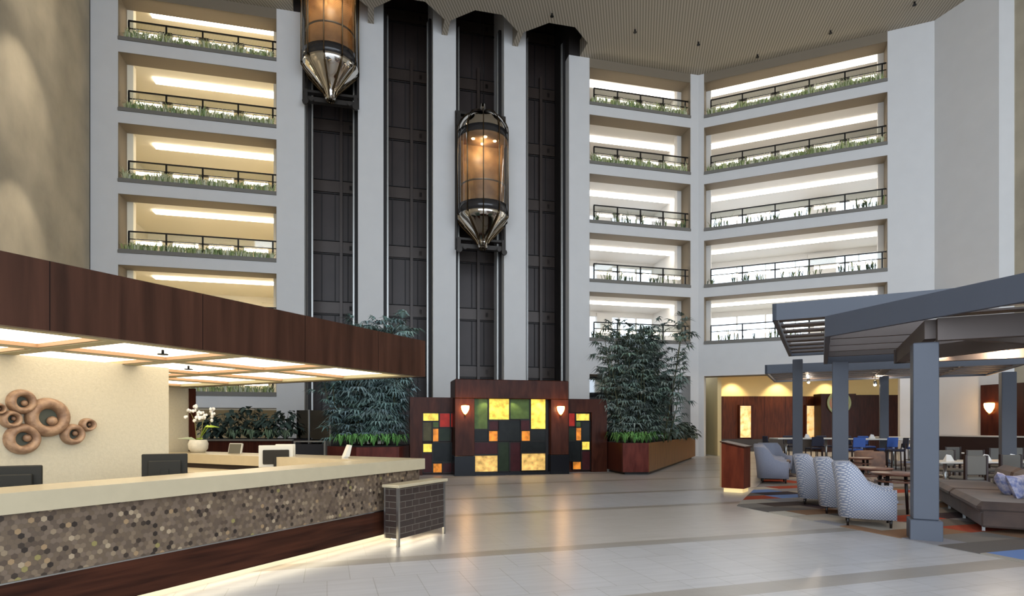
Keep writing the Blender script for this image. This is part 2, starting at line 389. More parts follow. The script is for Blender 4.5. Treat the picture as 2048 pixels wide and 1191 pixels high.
# fittings of every gallery opening: ledge, railing, plant lights, cove light, plants
tube_m = mat('fluorescent_tube', 'fff6e2', .5, emit=9, ecol='fff3dc')
cove_m = mat('cove_light_strip', 'fff7e6', .5, emit=9, ecol='fff4e0')
ORD = ['first', 'second', 'third', 'fourth', 'fifth', 'sixth', 'seventh']
LEVN = {0: 'lowest', 1: 'second lowest', 2: 'third lowest', 3: 'third highest', 4: 'second highest', 5: 'top'}
def plant_mesh(length, kind, seed):
    rnd = random.Random(seed); mb = MB(); tints = []
    n = int(length * (46 if kind == 'lush' else 11))
    for i in range(n):
        cx = rnd.uniform(.1, length - .1)
        if kind != 'lush' and (int(cx * 1.7 + seed) % 4 == 0): continue
        cy = rnd.uniform(.04, .2); k = rnd.randint(4, 7) if kind == 'lush' else rnd.randint(2, 4)
        hh = rnd.uniform(.3, .55) if kind == 'lush' else rnd.uniform(.4, .75)
        g = rnd.choice([(.45, .5, .2, 1), (.6, .6, .36, 1), (.25, .33, .12, 1), (.7, .7, .5, 1)]) if kind == 'lush' else rnd.choice([(.06, .09, .05, 1), (.1, .14, .06, 1), (.2, .25, .08, 1)])
        for j in range(k):
            an = rnd.uniform(0, 2 * pi); l = hh * rnd.uniform(.6, 1.1); wd = .018
            dx, dy = cos(an), sin(an) * .6; px, py = -sin(an) * wd, cos(an) * wd
            sp = rnd.uniform(.25, .7)
            p = [(cx, cy, 0), (cx + dx * l * sp * .4, cy + dy * l * sp * .4, l * .65), (cx + dx * l * sp, cy + dy * l * sp, l * rnd.uniform(.55, 1.0))]
            mb.add([(p[0][0] - px, p[0][1] - py, p[0][2]), (p[0][0] + px, p[0][1] + py, p[0][2]), (p[1][0] + px, p[1][1] + py, p[1][2]), (p[1][0] - px, p[1][1] - py, p[1][2]), p[2]], [(0, 1, 2, 3), (3, 2, 4)])
            tints += [g, g]
    return mb, tints
leafm = attr_mat('gallery_leaves', .6)
def fit(fr, side, x0, x1, levels, nb, depth, lushfn):
    ln = x1 - x0
    pm = {}
    for L in levels:
        s = SILL[L]; lv = LEVN[L]
        if side != 'left' : lv = {1: 'lowest', 2: 'second lowest', 3: 'middle', 4: 'second highest', 5: 'top'}[L]
        top = s + OPH if L < 5 else CEIL - .12
        mb = MB(); mb.box(x0, x1, -.06, TH + .3, s - .12, s); mb.box(x0, x1, .02, .06, s, s + .06)
        o = struct('trim_ledge_%s_%d' % (side, L + 1), mb, ledge, fr.o, fr.a)
        r = thing('balcony_railing', 'black metal balcony railing on the %s gallery of the %s bank' % (lv, side), 'railing', fr.P(x0, .22, s), fr.a, 'gallery railings')
        MB().box(.3, ln - .02, -.03, .03, .82, .87).build('top_rail', dark_metal, r)
        MB().box(.3, ln - .02, -.02, .02, .515, .55).build('middle_rail', dark_metal, r)
        xs = [.32 + (ln - .5) * i / nb for i in range(nb + 1)]
        for x in xs: MB().box(x - .03, x + .03, -.03, .03, 0, .82).build('post', dark_metal, r)
        for x in xs[1:-1]: MB().box(x - .25, x + .25, -.1, .1, .50, .525).build('lamp_bracket', dark_metal, r)
        gp = MB(); gp.box(.33, ln - .2, -.005, .005, .55, .81); gp.build('glass_pane', glassy('rail_glass', 'f4f6f4', .10), r)
        for i in range(nb):
            a, b = xs[i] + .22, xs[i+1] - .22
            t_ = MB(); t_.tube([(0, 0, 0), (b - a, 0, 0)], .07, 8)
            o = t_.build('plant_light', tube_m, loc=fr.P(x0 + a, .36, s + .43), rz=fr.a)
            tag(o, 'glowing plant light under the rail, %s from left, %s gallery, %s bank' % (ORD[i], lv, side), 'light', 'gallery plant lights')
        cv = MB(); cv.box(0, ln + .55 - (.6 if side == 'left' else 0), 0, .42 if side == 'left' else .48, -.05, 0)
        cd_ = (1.65 if side == 'left' else 2.0) - (.45 if L == 5 else 0)
        o = cv.build('cove_light', cove_m if side == 'left' else mat('cove_light_white', 'fffdf8', .5, emit=7, ecol='fff8ee'), loc=fr.P(x0 + (.75 if side == 'left' else -.25), cd_, top - .02), rz=fr.a)
        tag(o, 'long white ceiling light strip inside the %s gallery of the %s bank' % (lv, side), 'light', 'gallery ceiling lights')
        # a lowered ceiling field behind the strip
        kind = lushfn(L)
        key = (kind, L % 3)
        b_, tn_ = plant_mesh(ln - .1, kind, L * 3 + len(side))
        o = b_.build('ledge_plants', leafm, loc=fr.P(x0 + .05, 0, s), rz=fr.a, tints=tn_)
        tag(o, '%s growing along the ledge of the %s gallery of the %s bank' % ('dense variegated grassy plants' if kind == 'lush' else 'sparse thin upright plants', lv, side), 'plants', 'gallery ledge plants', 'stuff')
fit(W1, 'left', W1.s(236), W1.s(553), range(0, 6), 4, 5.2, lambda L: 'lush')
fit(W1, 'middle', W1.s(1179), W1.s(1381), range(1, 6), 4, 4.6, lambda L: 'lush' if L >= 4 else 'sparse')
fit(W2, 'right', W2.s(1408), W2.s(1775), range(1, 6), 5, 4.6, lambda L: 'lush' if L >= 4 else 'sparse')
# soffit lining of the openings
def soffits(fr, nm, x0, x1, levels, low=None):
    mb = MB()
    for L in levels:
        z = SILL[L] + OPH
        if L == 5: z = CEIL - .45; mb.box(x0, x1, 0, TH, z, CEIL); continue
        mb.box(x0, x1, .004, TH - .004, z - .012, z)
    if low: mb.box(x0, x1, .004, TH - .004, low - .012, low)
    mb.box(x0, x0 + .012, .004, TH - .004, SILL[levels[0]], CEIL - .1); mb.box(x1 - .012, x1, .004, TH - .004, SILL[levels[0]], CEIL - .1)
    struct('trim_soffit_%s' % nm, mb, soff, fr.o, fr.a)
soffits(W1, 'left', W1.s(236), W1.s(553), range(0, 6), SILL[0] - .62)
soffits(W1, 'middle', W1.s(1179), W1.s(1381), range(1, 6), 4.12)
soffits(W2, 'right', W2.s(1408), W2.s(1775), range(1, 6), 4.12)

# ---------------------------------------------------------------- ground level behind the walls
drk = mat('dark_recess', '2a2422', .6)
mb = MB(); mb.box(W1.s(180) - .5, W1.s(603), 5.2, 5.4, 0, 2.9); struct('wall_back_office', mb, mat('tan_paint', 'b09a72', .7), W1.o, W1.a)
mb = MB(); mb.box(W1.s(1160), W1.s(1398) + 2, 3.2, 3.4, 0, 4.12); struct('wall_middle_recess', mb, drk, W1.o, W1.a)
mb = MB(); mb.box(W1.s(1179), W1.s(1398) + .6, .9, 4, 4.12, 4.3); struct('ceiling_middle_recess', mb, cream, W1.o, W1.a)
g = MB(); g.box(W1.s(1182), W1.s(1366), 1.2, 1.23, 0, 4.1); struct('window_20', g, glassy('dark_glass', '5a6664', .25), W1.o, W1.a)
mb = MB(); mb.box(W1.s(1182), W1.s(1365), 1.15, 1.25, 2.9, 3.0); mb.box(W1.s(1182), W1.s(1365), 1.15, 1.25, 3.95, 4.1); mb.box(W1.s(1358), W1.s(1366), 1.1, 1.25, 0, 4.1)
struct('wall_middle_jamb', MB().box(W1.s(1366), W1.s(1397), TH + .01, 1.6, 0, 4.119), white, W1.o, W1.a)
struct('trim_40', mb, dark_metal, W1.o, W1.a)
mb = MB(); mb.box(W1.s(1138), W1.s(1179) + 1.5, 0, TH, CEIL + .003, CEIL + 6); mb.box(W1.s(540) - 1.5, W1.s(603), 0, TH, CEIL + .003, CEIL + 6); struct('wall_tower_head', mb, mat('shaft_side_dark', '2b2522', .6), W1.o, W1.a)
# restaurant beyond the right bank
mb = MB(); mb.box(11.0, 32, 36.5, 36.8, 0, 3.4); wood_r = wood('restaurant_wood', '3a1d12', '572c1a', (5, 5, .6), .35, (0, 1.3, .012))
struct('wall_restaurant_wood', mb, wood_r)
mb = MB(); mb.box(11.0, 32, 36.52, 36.9, 3.4, 4.9); mb.box(10.8, 11.0, 31, 36.9, 0, 4.9); struct('wall_restaurant_upper', mb, mat('warm_cream', 'e8cf96', .7))
mb = MB(); mb.prism([(10.2, 31.2), (14, 29.4), (20.5, 26.6), (32, 26), (32, 37), (10.8, 37)], 4.7, 4.9); struct('ceiling_restaurant', mb, cream)
mb = MB(); mb.box(31, 31.2, 20, 37, 0, 4.9); struct('wall_restaurant_side', mb, drk)
mb = MB(); mb.box(11.0, 32, 36.38, 36.5, 0, .75); struct('baseboard_restaurant', mb, drk)
mb = MB(); mb.box(W2.s(1800), W2.s(1869), 0, .5, 0, 4.119); struct('wall_restaurant_pier', mb, white, W2.o, W2.a)
mb = MB(); mb.box(W2.s(1415), W2.s(1800), .1, .6, 3.4, 4.12)
niche_glow = mat('niche_stone_glow', 'd9a85e', .5, emit=.75, ecol='ffc46a', c2='ffe2a8', nscale=3)  # niche stone; the light inside it is put in as emission
for i, (ua, ub) in enumerate([(1480, 1503), (1613, 1631), (1747, 1762)]):
    D = 36.3; xa, xb = (ua - 1024) / F * D, (ub - 1024) / F * D
    r = thing('lit_wall_niche', 'tall amber wall niche with painted-in glow, %s of the three in the wooden restaurant wall' % ['leftmost', 'middle', 'rightmost'][i], 'wall niche', ((xa + xb) / 2, D, .85), 0, 'restaurant wall niches')
    h = (xb - xa) / 2
    b = MB(); b.box(-h, h, .02, .2, 0, 1.95); b.build('stone_back_panel', niche_glow, r)
    b = MB(); b.box(h - .03, h + .12, -.05, .2, -.03, 2.0); b.box(-h - .06, -h, -.05, .2, -.03, 2.0); b.box(-h, h, -.05, .2, 1.95, 2.0); b.build('frame', mahog, r)
for X, Y, P_ in ((13.6, 35.8, 260), (16.4, 35.8, 260), (19.4, 35.8, 200)):
    lamp('wall_washer', 'SPOT', (X, Y, 4.65), P_, (1, .82, .5), .08, (R(12), 0, 0), 95)
for X, Y in ((14, 32), (19, 31.5), (24, 31)): lamp('restaurant_downlight', 'AREA', (X, Y, 4.6), 120, (1, .85, .62), 1.5)
mb = MB(); mb.box(18.6, 20.7, 35.5, 36.4, 0, 3.5); mb.box(20.7, 24.2, 35.9, 36.4, 0, 3.45); struct('wall_restaurant_chimney', mb, wood('dark_restaurant_wood', '24120c', '3a1c12', (5, 5, .6), .35))
r = thing('round_wall_plaque', 'large round red and green plaque on the dark restaurant wall', 'wall art', (19.65, 35.46, 2.95), 0)
b = MB(); b.lathe([(.72, 0), (.72, .05), (.6, .07), (.6, 0)], n=28); b.xf(Matrix.Rotation(R(90), 4, 'X')).build('rim', mat('verdigris', '8f9a78', .5), r)
b = MB(); b.lathe([(0, .03), (.6, .03)], n=28); b.xf(Matrix.Rotation(R(90), 4, 'X')).build('disc', mat('plaque_red', 'a8604c', .5, c2='8c9a70', nscale=3, emit=0), r)
# dark wainscot along the blank right wall, and the panel with the wall lamp
mb = MB(); L3 = W3.s(1998); mb.box(.1, L3 + 3, -.5, -.02, 0, 1.13)
struct('trim_41', mb, mat('dark_mahogany', '2b1512', .4), W3.o, W3.a)
mb = MB(); mb.box(.1, L3 + 3, -.56, -.02, 1.13, 1.19); struct('trim_42', mb, mat('white_ledge', 'cfc9c2', .5), W3.o, W3.a)
s68 = W3.s(1968); mb = MB(); mb.box(s68, s68 + 5, -.2, -.02, 1.19, 3.25); struct('trim_43', mb, wood('dark_panel', '2a1310', '3d1d15', (5, 5, .6), .35), W3.o, W3.a)
sc_p = W3.P(W3.s(1990), -.3, 2.35)
glow = mat('sconce_glow', 'ffd9a0', .5, emit=14, ecol='ffb765')
def sconce(loc, rz, label, pw=25, k=1.0, group='wall sconces'):
    r = thing('wall_sconce', label, 'wall lamp', loc, rz, group)
    b = MB(); b.lathe([(.02, -.17), (.06, -.13), (.115, -.03), (.13, .06), (.12, .10), (0, .11)], n=18, a0=pi, a1=2*pi)
    b.xf(Matrix.Scale(k, 4)).build('glass_shade', glow, r)
    b = MB(); b.ball((0, -.02, -.2), .03); b.box(-.05, .05, 0, .02, -.12, .08); b.xf(Matrix.Scale(k, 4)).build('bracket', mat('brass', '9a7440', .3, 1), r)
    v = Matrix.Rotation(rz, 4, 'Z') @ Vector((0, -.28, .02)); lamp('sconce_light', 'POINT', Vector(loc) + v, pw, (1, .62, .28), .06)
sconce(sc_p, R(-72.6), 'glowing orange sconce on the dark panel at the far right', 30, 1.5)

# ---------------------------------------------------------------- mosaic fireplace wall
PF = Frame(*G(910, 951.6), math.atan(.24)); po = (PF.o[0], PF.o[1], 0); pa = PF.a
def px(u): return PF.s(u)
def pz(u, v): return PF.Z(u, v)
r = thing('mosaic_portal', 'dark wooden wall with glowing yellow, red and green glass panels between two sconces', 'mosaic wall', po, pa)
W_ = px(1137); zt = pz(910, 757); zc = pz(930, 796)
darkb = mat('black_granite', '15161a', .2, spec=.2)
x_l, x_r = px(949), px(1102)
b = MB(); b.box(0, W_, 0, 1.1, zc, zt, .02); b.build('header', wood('portal_wood', '2e150d', '49261a', (3, 3, .7), .3), r)
zb = pz(930, 911)
for xa, xb in ((0, x_l), (x_r, W_)):
    b = MB(); b.box(xa, xb, 0, 1.1, zb, zc, .01); b.build('pylon', wood('portal_wood', '', ''), r)
    b = MB(); b.box(xa - .02, xb + .02, -.02, 1.12, 0, zb, .01); b.build('pylon_base', darkb, r)
b = MB(); b.box(x_l, x_r, .3, 1.1, 0, zc); b.build('backing', drk, r)
b = MB(); b.box(x_l, x_r, .02, .3, 0, .09); b.build('sill', darkb, r)
GL = {'y': ('e6c14e', .8), 'gold': ('dcae62', .6), 'o': ('d9822f', .55), 'r': ('a8281c', .28), 'g': ('4a5c30', .07), 'dr': ('3d1a1c', .03), 'k': ('1d1f1e', .0), 'dg': ('26301f', .04), 'ol': ('4a452c', .08)}
CN = {'y': 'bright yellow', 'gold': 'pale gold', 'o': 'mottled orange', 'r': 'red', 'g': 'green', 'dr': 'dark red', 'k': 'black', 'dg': 'dark green', 'ol': 'olive'}
def panes(root, lst, fr, base, dep, lead_x0, lead_x1):
    lead = MB()
    for (c, xa, ya, xb, yb) in lst:
        ua, ub, va, vb = 800 + xa / 4.655, 800 + xb / 4.655, 740 + ya / 4.655, 740 + yb / 4.655
        sa, sb = fr.s(ua), fr.s(ub); z1, z0 = fr.Z((ua + ub) / 2, va), fr.Z((ua + ub) / 2, vb)
        cc, em = GL[c]
        d = random.uniform(-.02, .02)
        o = MB().box(sa + .012, sb - .012, dep + d, dep + .04 + d, z0 + .012, z1 - .012).build('glass_pane', mat('glass_' + c, cc, .2, emit=em, spec=.12, noise=.45 if em > .3 else .2, nscale=6), root)
        o['label'] = CN[c] + ' glass pane'
        for (p, q_, s_, t_) in ((sa - .012, sa + .012, z0, z1), (sb - .012, sb + .012, z0, z1), (sa, sb, z0 - .012, z0 + .012), (sa, sb, z1 - .012, z1 + .012)): lead.box(p, q_, dep - .03, dep + .05, s_, t_)
    lead.build('leading', mat('lead_bars', '24211f', .3, .8), root)
panes(r, [('g', 697, 260, 828, 548), ('y', 836, 260, 1030, 460), ('g', 1036, 260, 1222, 455), ('y', 1230, 260, 1372, 548), ('dr', 836, 467, 930, 560), ('k', 930, 467, 1135, 655),
          ('dr', 1135, 462, 1222, 560), ('k', 697, 556, 832, 658), ('o', 836, 562, 922, 663), ('o', 1142, 562, 1226, 660), ('k', 1230, 556, 1372, 658), ('dr', 697, 668, 922, 785), ('dg', 928, 668, 1030, 945),
          ('dr', 1036, 668, 1138, 945), ('k', 1142, 664, 1372, 765), ('gold', 700, 793, 922, 950), ('gold', 1142, 773, 1372, 937)], PF, 0, .2, x_l, x_r)
# wings stand a little further back
def wing(u0, u1, vtop, Dk, label, lst, side):
    fr = Frame(*PF.P(0, .55).xy, pa); ro = thing('mosaic_wing', label, 'mosaic wall', (fr.o[0], fr.o[1], 0), pa, 'side wings of the mosaic wall')
    xa, xb = fr.s(u0), fr.s(u1); z1 = 2.5
    us = [800 + l[1] / 4.655 for l in lst] + [800 + l[3] / 4.655 for l in lst]; a, b2 = fr.s(min(us)) - .02, fr.s(max(us)) + .02
    vs = [740 + l[2] / 4.655 for l in lst]; zz = fr.Z((u0 + u1) / 2, min(vs)) + .02
    b = MB(); b.box(xa, a, 0, .5, 0, zz); b.box(b2, xb, 0, .5, 0, zz); b.box(xa, xb, 0, .5, zz, z1); b.box(a, b2, .2, .5, 0, zz); b.build('frame', wood('portal_wood', '', ''), ro)
    panes(ro, lst, fr, 0, .1, a, b2)
wing(820, 911, 795, 0, 'left wing of the mosaic wall beside the palm, with glass panes', [('y', 215, 396, 364, 472), ('r', 370, 396, 470, 530), ('r', 476, 396, 515, 530), ('ol', 215, 478, 303, 658), ('g', 307, 478, 364, 533), ('o', 307, 540, 364, 665), ('dg', 370, 540, 475, 658),
     ('y', 215, 682, 302, 765), ('dr', 215, 770, 302, 955), ('k', 307, 672, 485, 855), ('o', 309, 866, 395, 955), ('dr', 399, 862, 485, 955)], 'l')
wing(1137, 1214, 797, 0, 'right wing of the mosaic wall beside the planter, with glass panes', [('r', 1577, 396, 1638, 522), ('y', 1645, 400, 1775, 470), ('g', 1645, 475, 1693, 527), ('k', 1698, 475, 1780, 657), ('dg', 1577, 533, 1640, 655), ('o', 1645, 533, 1696, 655), ('y', 1700, 662, 1775, 742),
     ('k', 1577, 662, 1694, 845), ('dr', 1700, 750, 1780, 930), ('o', 1615, 850, 1694, 925)], 'r')
sz = PF.Z(930, 817)
sconce(PF.P(px(930), -.05, sz), pa, 'glowing amber shell sconce on the left pylon of the mosaic wall', 22)
sconce(PF.P(px(1120.5), -.05, sz), pa, 'glowing amber shell sconce on the right pylon of the mosaic wall', 22)
for xx in (1.0, 1.9, 2.8): 
    p = PF.P(xx, -.3, zc + .1); lamp('portal_light', 'SPOT', PF.P(xx, .02, zc - .03), 14, (1, .85, .55), .03, (R(8), 0, pa), 120)

# ---------------------------------------------------------------- lifts
def lift():
    r = thing('glass_lift', 'x', 'lift car', (0, 0, 0), W1.a, 'capsule lifts')
    Rr = 1.155
    # z = 0 at the underside of the cylinder
    b = MB(); b.lathe([(.10, -1.25), (.22, -1.22), (.24, -1.0), (.30, -.86), (.62, -.52), (1.0, -.12), (1.14, .06), (1.17, .16), (Rr, .20)], n=32); b.build('chrome_bowl', chrome, r)
    b = MB()
    for k in range(10):
        th = 2 * pi * k / 10 + .15
        def q(rr, z): return (rr * cos(th), rr * sin(th), z)
        b.tube([q(.13, -1.3), q(.27, -1.0), q(.34, -.88), q(.66, -.54), q(1.04, -.14), q(1.19, .07), q(1.2, .2)], .035, 6)
    b.build('bowl_ribs', mat('bronze_rib', '6d5d48', .2, 1), r)
    b = MB(); b.lathe([(Rr, .2), (Rr + .01, .2), (Rr + .01, .62), (Rr, .62)], n=32); b.build('lower_band', mat('smoked_band', '3c3a3a', .15, .3), r)
    b = MB(); b.lathe([(Rr, .62), (Rr, 3.65)], n=32); b.build('glass_cylinder', glassy('lift_glass', 'd4ccc0', .28, .05), r)
    b = MB(); b.lathe([(Rr + .01, 3.65), (Rr + .01, 3.95), (Rr, 3.95)], n=32); b.build('upper_band', mat('smoked_band', '', ), r)
    b = MB(); b.lathe([(Rr + .02, 3.95), (1.15, 4.12), (1.02, 4.42), (.8, 4.68), (.5, 4.86), (.2, 4.96), (.12, 5.1), (.12, 5.35), (0, 5.4)], n=32); b.build('chrome_dome', chrome, r)
    for k in range(10):
        th = 2 * pi * k / 10 + .15
        def q(rr, z): return (rr * cos(th), rr * sin(th), z)
        MB().tube([q(1.2, .2), q(1.2, 3.95), q(1.18, 4.15), q(1.04, 4.46), q(.82, 4.72), q(.5, 4.92), q(.16, 5.05)], .026, 6).build('rib', mat('bronze_rib', ''), r)
    b = MB(); b.box(-.95, .95, .35, .45, .55, 3.7); b.box(-1.0, -.9, .0, .45, .55, 3.7); b.box(.9, 1.0, 0, .45, .55, 3.7); b.build('cabin_back', mat('cabin_gold', 'c9a373', .35, c2='94704a', nscale=2), r)
    b = MB(); b.lathe([(0, .56), (1.12, .56), (1.12, .5), (0, .5)], n=28); b.build('cabin_floor', drk, r)
    b = MB(); b.lathe([(0, 3.6), (1.12, 3.6), (1.12, 3.66), (0, 3.66)], n=28); b.build('cabin_ceiling', mat('cabin_gold', ''), r)
    b = MB(); b.lathe([(1.0, 1.5), (1.04, 1.52), (1.04, 1.56), (1.0, 1.58)], n=24, a0=pi + .1, a1=2 * pi - .1); b.build('handrail', steel, r)
    for (x, y) in ((-.5, -.3), (0, -.6), (.5, -.3), (0, .1)):
        b = MB(); b.lathe([(0, 3.57), (.07, 3.57), (.08, 3.6)], (x, y, 0), n=12); b.build('ceiling_lamp', mat('cabin_lamp', 'ffe0b0', .5, emit=30, ecol='ffd8a0'), r)
    # cross frames with guide rollers above and below the capsule
    b = MB()
    for z in (-.9, 4.9):
        b.box(-1.15, 1.15, .35, .6, z - .28, z - .08); b.box(-1.15, 1.15, .35, .6, z + .1, z + .2)
        for sx in (-1, 1):
            b.box(sx * 1.05 - .08, sx * 1.05 + .08, .3, .6, z - .3, z + .2)
            b.xf(Matrix.Identity(4)); b.tube([(sx * 1.05, .1, z - .42), (sx * 1.05, .22, z - .42)], .13, 10); b.tube([(sx * .8, .1, z - .3), (sx * .8, .22, z - .3)], .1, 10)
    b.box(-1.2, -1.1, .5, .65, -1.2, 5.2); b.box(1.1, 1.2, .5, .65, -1.2, 5.2)
    b.build('guide_frame', mat('sooty_steel', '3a3531', .5, .5), r)
    for x in (-.1, .05): MB().tube([(x, .1, 5.3), (x, .1, 5.3 + 12)], .012, 5).build('hoist_cable', dark_metal, r)
    return r
def lift_pos(u, off): 
    x = W1.s(u); return x
c2 = lift(); p = W1.P(W1.s(960.5), -.62, 10.96); c2.location = p; c2['label'] = 'glass capsule lift in the third shaft, hanging halfway down'
c1p = W1.P(W1.s(661) + .03, -.55, 16.9); c1 = dup(c2, c1p, W1.a, 'glass capsule lift in the leftmost shaft near the ceiling')
for o in [o for o in col.objects if o.parent == c1 and o.name.startswith('hoist')]: o.scale = (1, 1, .35); o.location.z = 5.3 * .65
for o in [o for o in col.objects if o.parent == c2 and o.name.startswith('hoist')]: o.scale = (1, 1, .35); o.location.z = 5.3 * .65
for q_ in (p, c1p): lamp('cabin_light', 'POINT', (q_[0], q_[1] - .2, q_[2] + 3.2), 40, (1, .82, .58), .15)

# ---------------------------------------------------------------- reception counter (local x along the front, y inwards)
C0 = Frame(-1.292, 8.76, AD); co = C0.o
stone = mat('cream_stone', 'b9aa8c', .3, noise=.04, nscale=8)
ct = thing('reception_counter', 'long L-shaped reception counter with cream stone top and hexagon tile front', 'counter', co, AD)
b = MB(); b.prism([(-7.5, 0), (0, 0), (0, 5.35), (-.75, 5.35), (-.75, .55), (-7.5, .55)], .955, 1.11); b.build('stone_top', stone, ct)
b = MB(); b.box(-7.5, -.08, .08, .40, .12, .955); b.box(-.62, -.08, .401, 5.3, .12, .955); b.build('core', mat('core_brown', '4a3a30', .6), ct)
# hexagon mosaic, real tiles
def hexes(x0, x1, z0, z1, pitch=.0415):
    b = MB(); tn_ = []; rr = pitch / sqrt(3) * .97; rnd = random.Random(3)
    palette = [('6b5d4f', 26), ('74665a', 24), ('62554a', 20), ('7d6e5e', 14), ('584b41', 8), ('3d332c', 6), ('2f2722', 3), ('90816d', 5), ('a99a84', 2), ('9c8568', 2), ('8f8758', 1)]
    cols_ = [tuple(a * b for a, b in zip(lin(c), (.92, .84, .74, 1))) for c, k in palette for _ in range(k)]
    j = 0; z = z0
    while z < z1 + pitch * .4:
        x = x0 + (pitch / 2 if j % 2 else 0)
        while x < x1:
            vs = []
            for k in range(6):
                an = pi / 6 + k * pi / 3; X = x + rr * cos(an); Z_ = z + rr * sin(an)
                vs.append((min(max(X, x0), x1), .056, min(max(Z_, z0), z1)))
            b.add(vs, [(0, 1, 2, 3, 4, 5)]); tn_.append(rnd.choice(cols_)); x += pitch
        z += pitch * sqrt(3) / 2; j += 1
    return b, tn_
hb, ht = hexes(-6.9, -.06, .455, .95); hb.build('hexagon_tiles', attr_mat('hex_mosaic', .3), ct, tints=ht)
b = MB(); b.box(-7.4, -.06, .058, .08, .45, .955); b.box(-.08, -.06, .06, .6, .12, .955); b.build('tile_backing', mat('grout', '6b6052', .8), ct)
b = MB(); b.box(-7.4, -.06, .05, .08, .442, .452); b.build('metal_strip', steel, ct)
b = MB(); b.box(-7.4, -.06, .055, .08, .12, .442); b.build('wood_plinth', wood('plinth_wood', '2a1710', '48281b', (.6, 6, 9), .35), ct)
b = MB(); b.box(-7.4, -.1, .3, .4, 0, .12); b.build('recessed_base', mat('pale_base', 'c9c2b0', .5), ct)
b = MB(); b.box(-7.3, -.1, .16, .24, .10, .118); o = b.build('glow_strip', mat('led_strip', 'fff6e0', .5, emit=6, ecol='fff3d6'), ct)
b = MB(); b.prism([(-7.2, .56), (-1.42, .56), (-1.42, 1.3), (-7.2, 1.3)], .74, .78); b.prism([(-1.42, .56), (-.76, .56), (-.76, 5.0), (-1.42, 5.0)], .84, .88); b.build('work_surface', stone, ct)
b = MB(); b.box(-7.1, -1.5, .42, .56, 0, .955); b.box(-1.4, -.8, 1.3, 1.9, .0, .83); b.box(-1.4, -.8, 2.5, 3.6, 0, .83); b.build('inner_cabinet', wood('plinth_wood', '', ''), ct)
for (ya, yb) in ((2.55, 3.05), (3.08, 3.55), (1.35, 1.85)):
    d = MB().box(-1.43, -1.40, ya, yb, .62, .81).build('drawer', wood('plinth_wood', '', ''), ct); MB().box(-1.45, -1.43, (ya+yb)/2 - .08, (ya+yb)/2 + .08, .70, .72).build('handle', steel, d)
# small tiled desk in front of the counter
sd = thing('tiled_side_desk', 'small dark brick tiled desk with cream top and lit underside', 'desk', (-1.494, 7.75, 0), AD)
b = MB(); b.box(-.03, 1.12, -.03, .25, .775, .815, .006); b.build('desk_top', stone, sd)
bt = bpy.data.materials.new('dark_brick_tiles'); t = NT(bt); tc = t.n('ShaderNodeTexCoord'); sp = t.n('ShaderNodeSeparateXYZ'); t.l(tc.outputs['Object'], sp.inputs[0])
gm = t.n('ShaderNodeNewGeometry'); cb = t.n('ShaderNodeCombineXYZ'); t.l(t.math('ADD', sp.outputs[0], sp.outputs[1]), cb.inputs[0]); t.l(sp.outputs[2], cb.inputs[1])
br = t.n('ShaderNodeTexBrick', Scale=1.0, _offset=0.0, _squash=.42, _squash_frequency=2); t.l(cb.outputs[0], br.inputs[0])
br.inputs['Brick Width'].default_value = .36; br.inputs['Row Height'].default_value = .084; br.inputs['Mortar Size'].default_value = .0035
br.inputs['Color1'].default_value = lin('352b27'); br.inputs['Color2'].default_value = lin('40342e'); br.inputs['Mortar'].default_value = lin('6e665b')
t.l(br.outputs[0], t.b.inputs['Base Color']); t.b.inputs['Roughness'].default_value = .25
b = MB(); b.box(0, 1.085, 0, .235, .105, .775); b.build('tiled_body', bt, sd)
for (x, y) in ((0, 0), (1.06, 0)): MB().box(x - .004, x + .03, y - .006, y + .03, 0, .775).build('corner_post', steel, sd)
MB().box(.0, .03, .215, .24, .105, .775).build('corner_post', steel, sd)
b = MB(); b.box(.05, 1.0, .08, .16, .085, .103); b.build('glow_strip', mat('led_strip', ''), sd)

# reception walls behind the counter
wp = mat('linen_wallpaper', 'bfb69f', .75, noise=.05, nscale=30, bump=.4, bscale=55)
x_end = C0.L(*((337 - 1024) / F * 7.2, 7.2))[0]
wy = 1.95
WR = Frame(*C0.P(0, wy).xy, AD); xe = WR.s(337.5)
mb = MB(); mb.box(-8.2, xe, 0, .3, 0, 2.31); struct('wall_reception', mb, wp, WR.o, AD)
mb = MB(); mb.box(-4.6, -.1, 5.4, 5.6, 0, 2.31); struct('wall_reception_end', mb, wp, co, AD)
mb = MB(); mb.box(-.1, .02, 5.36, 5.56, 0, 2.3); struct('trim_44', mb, mahog, co, AD)
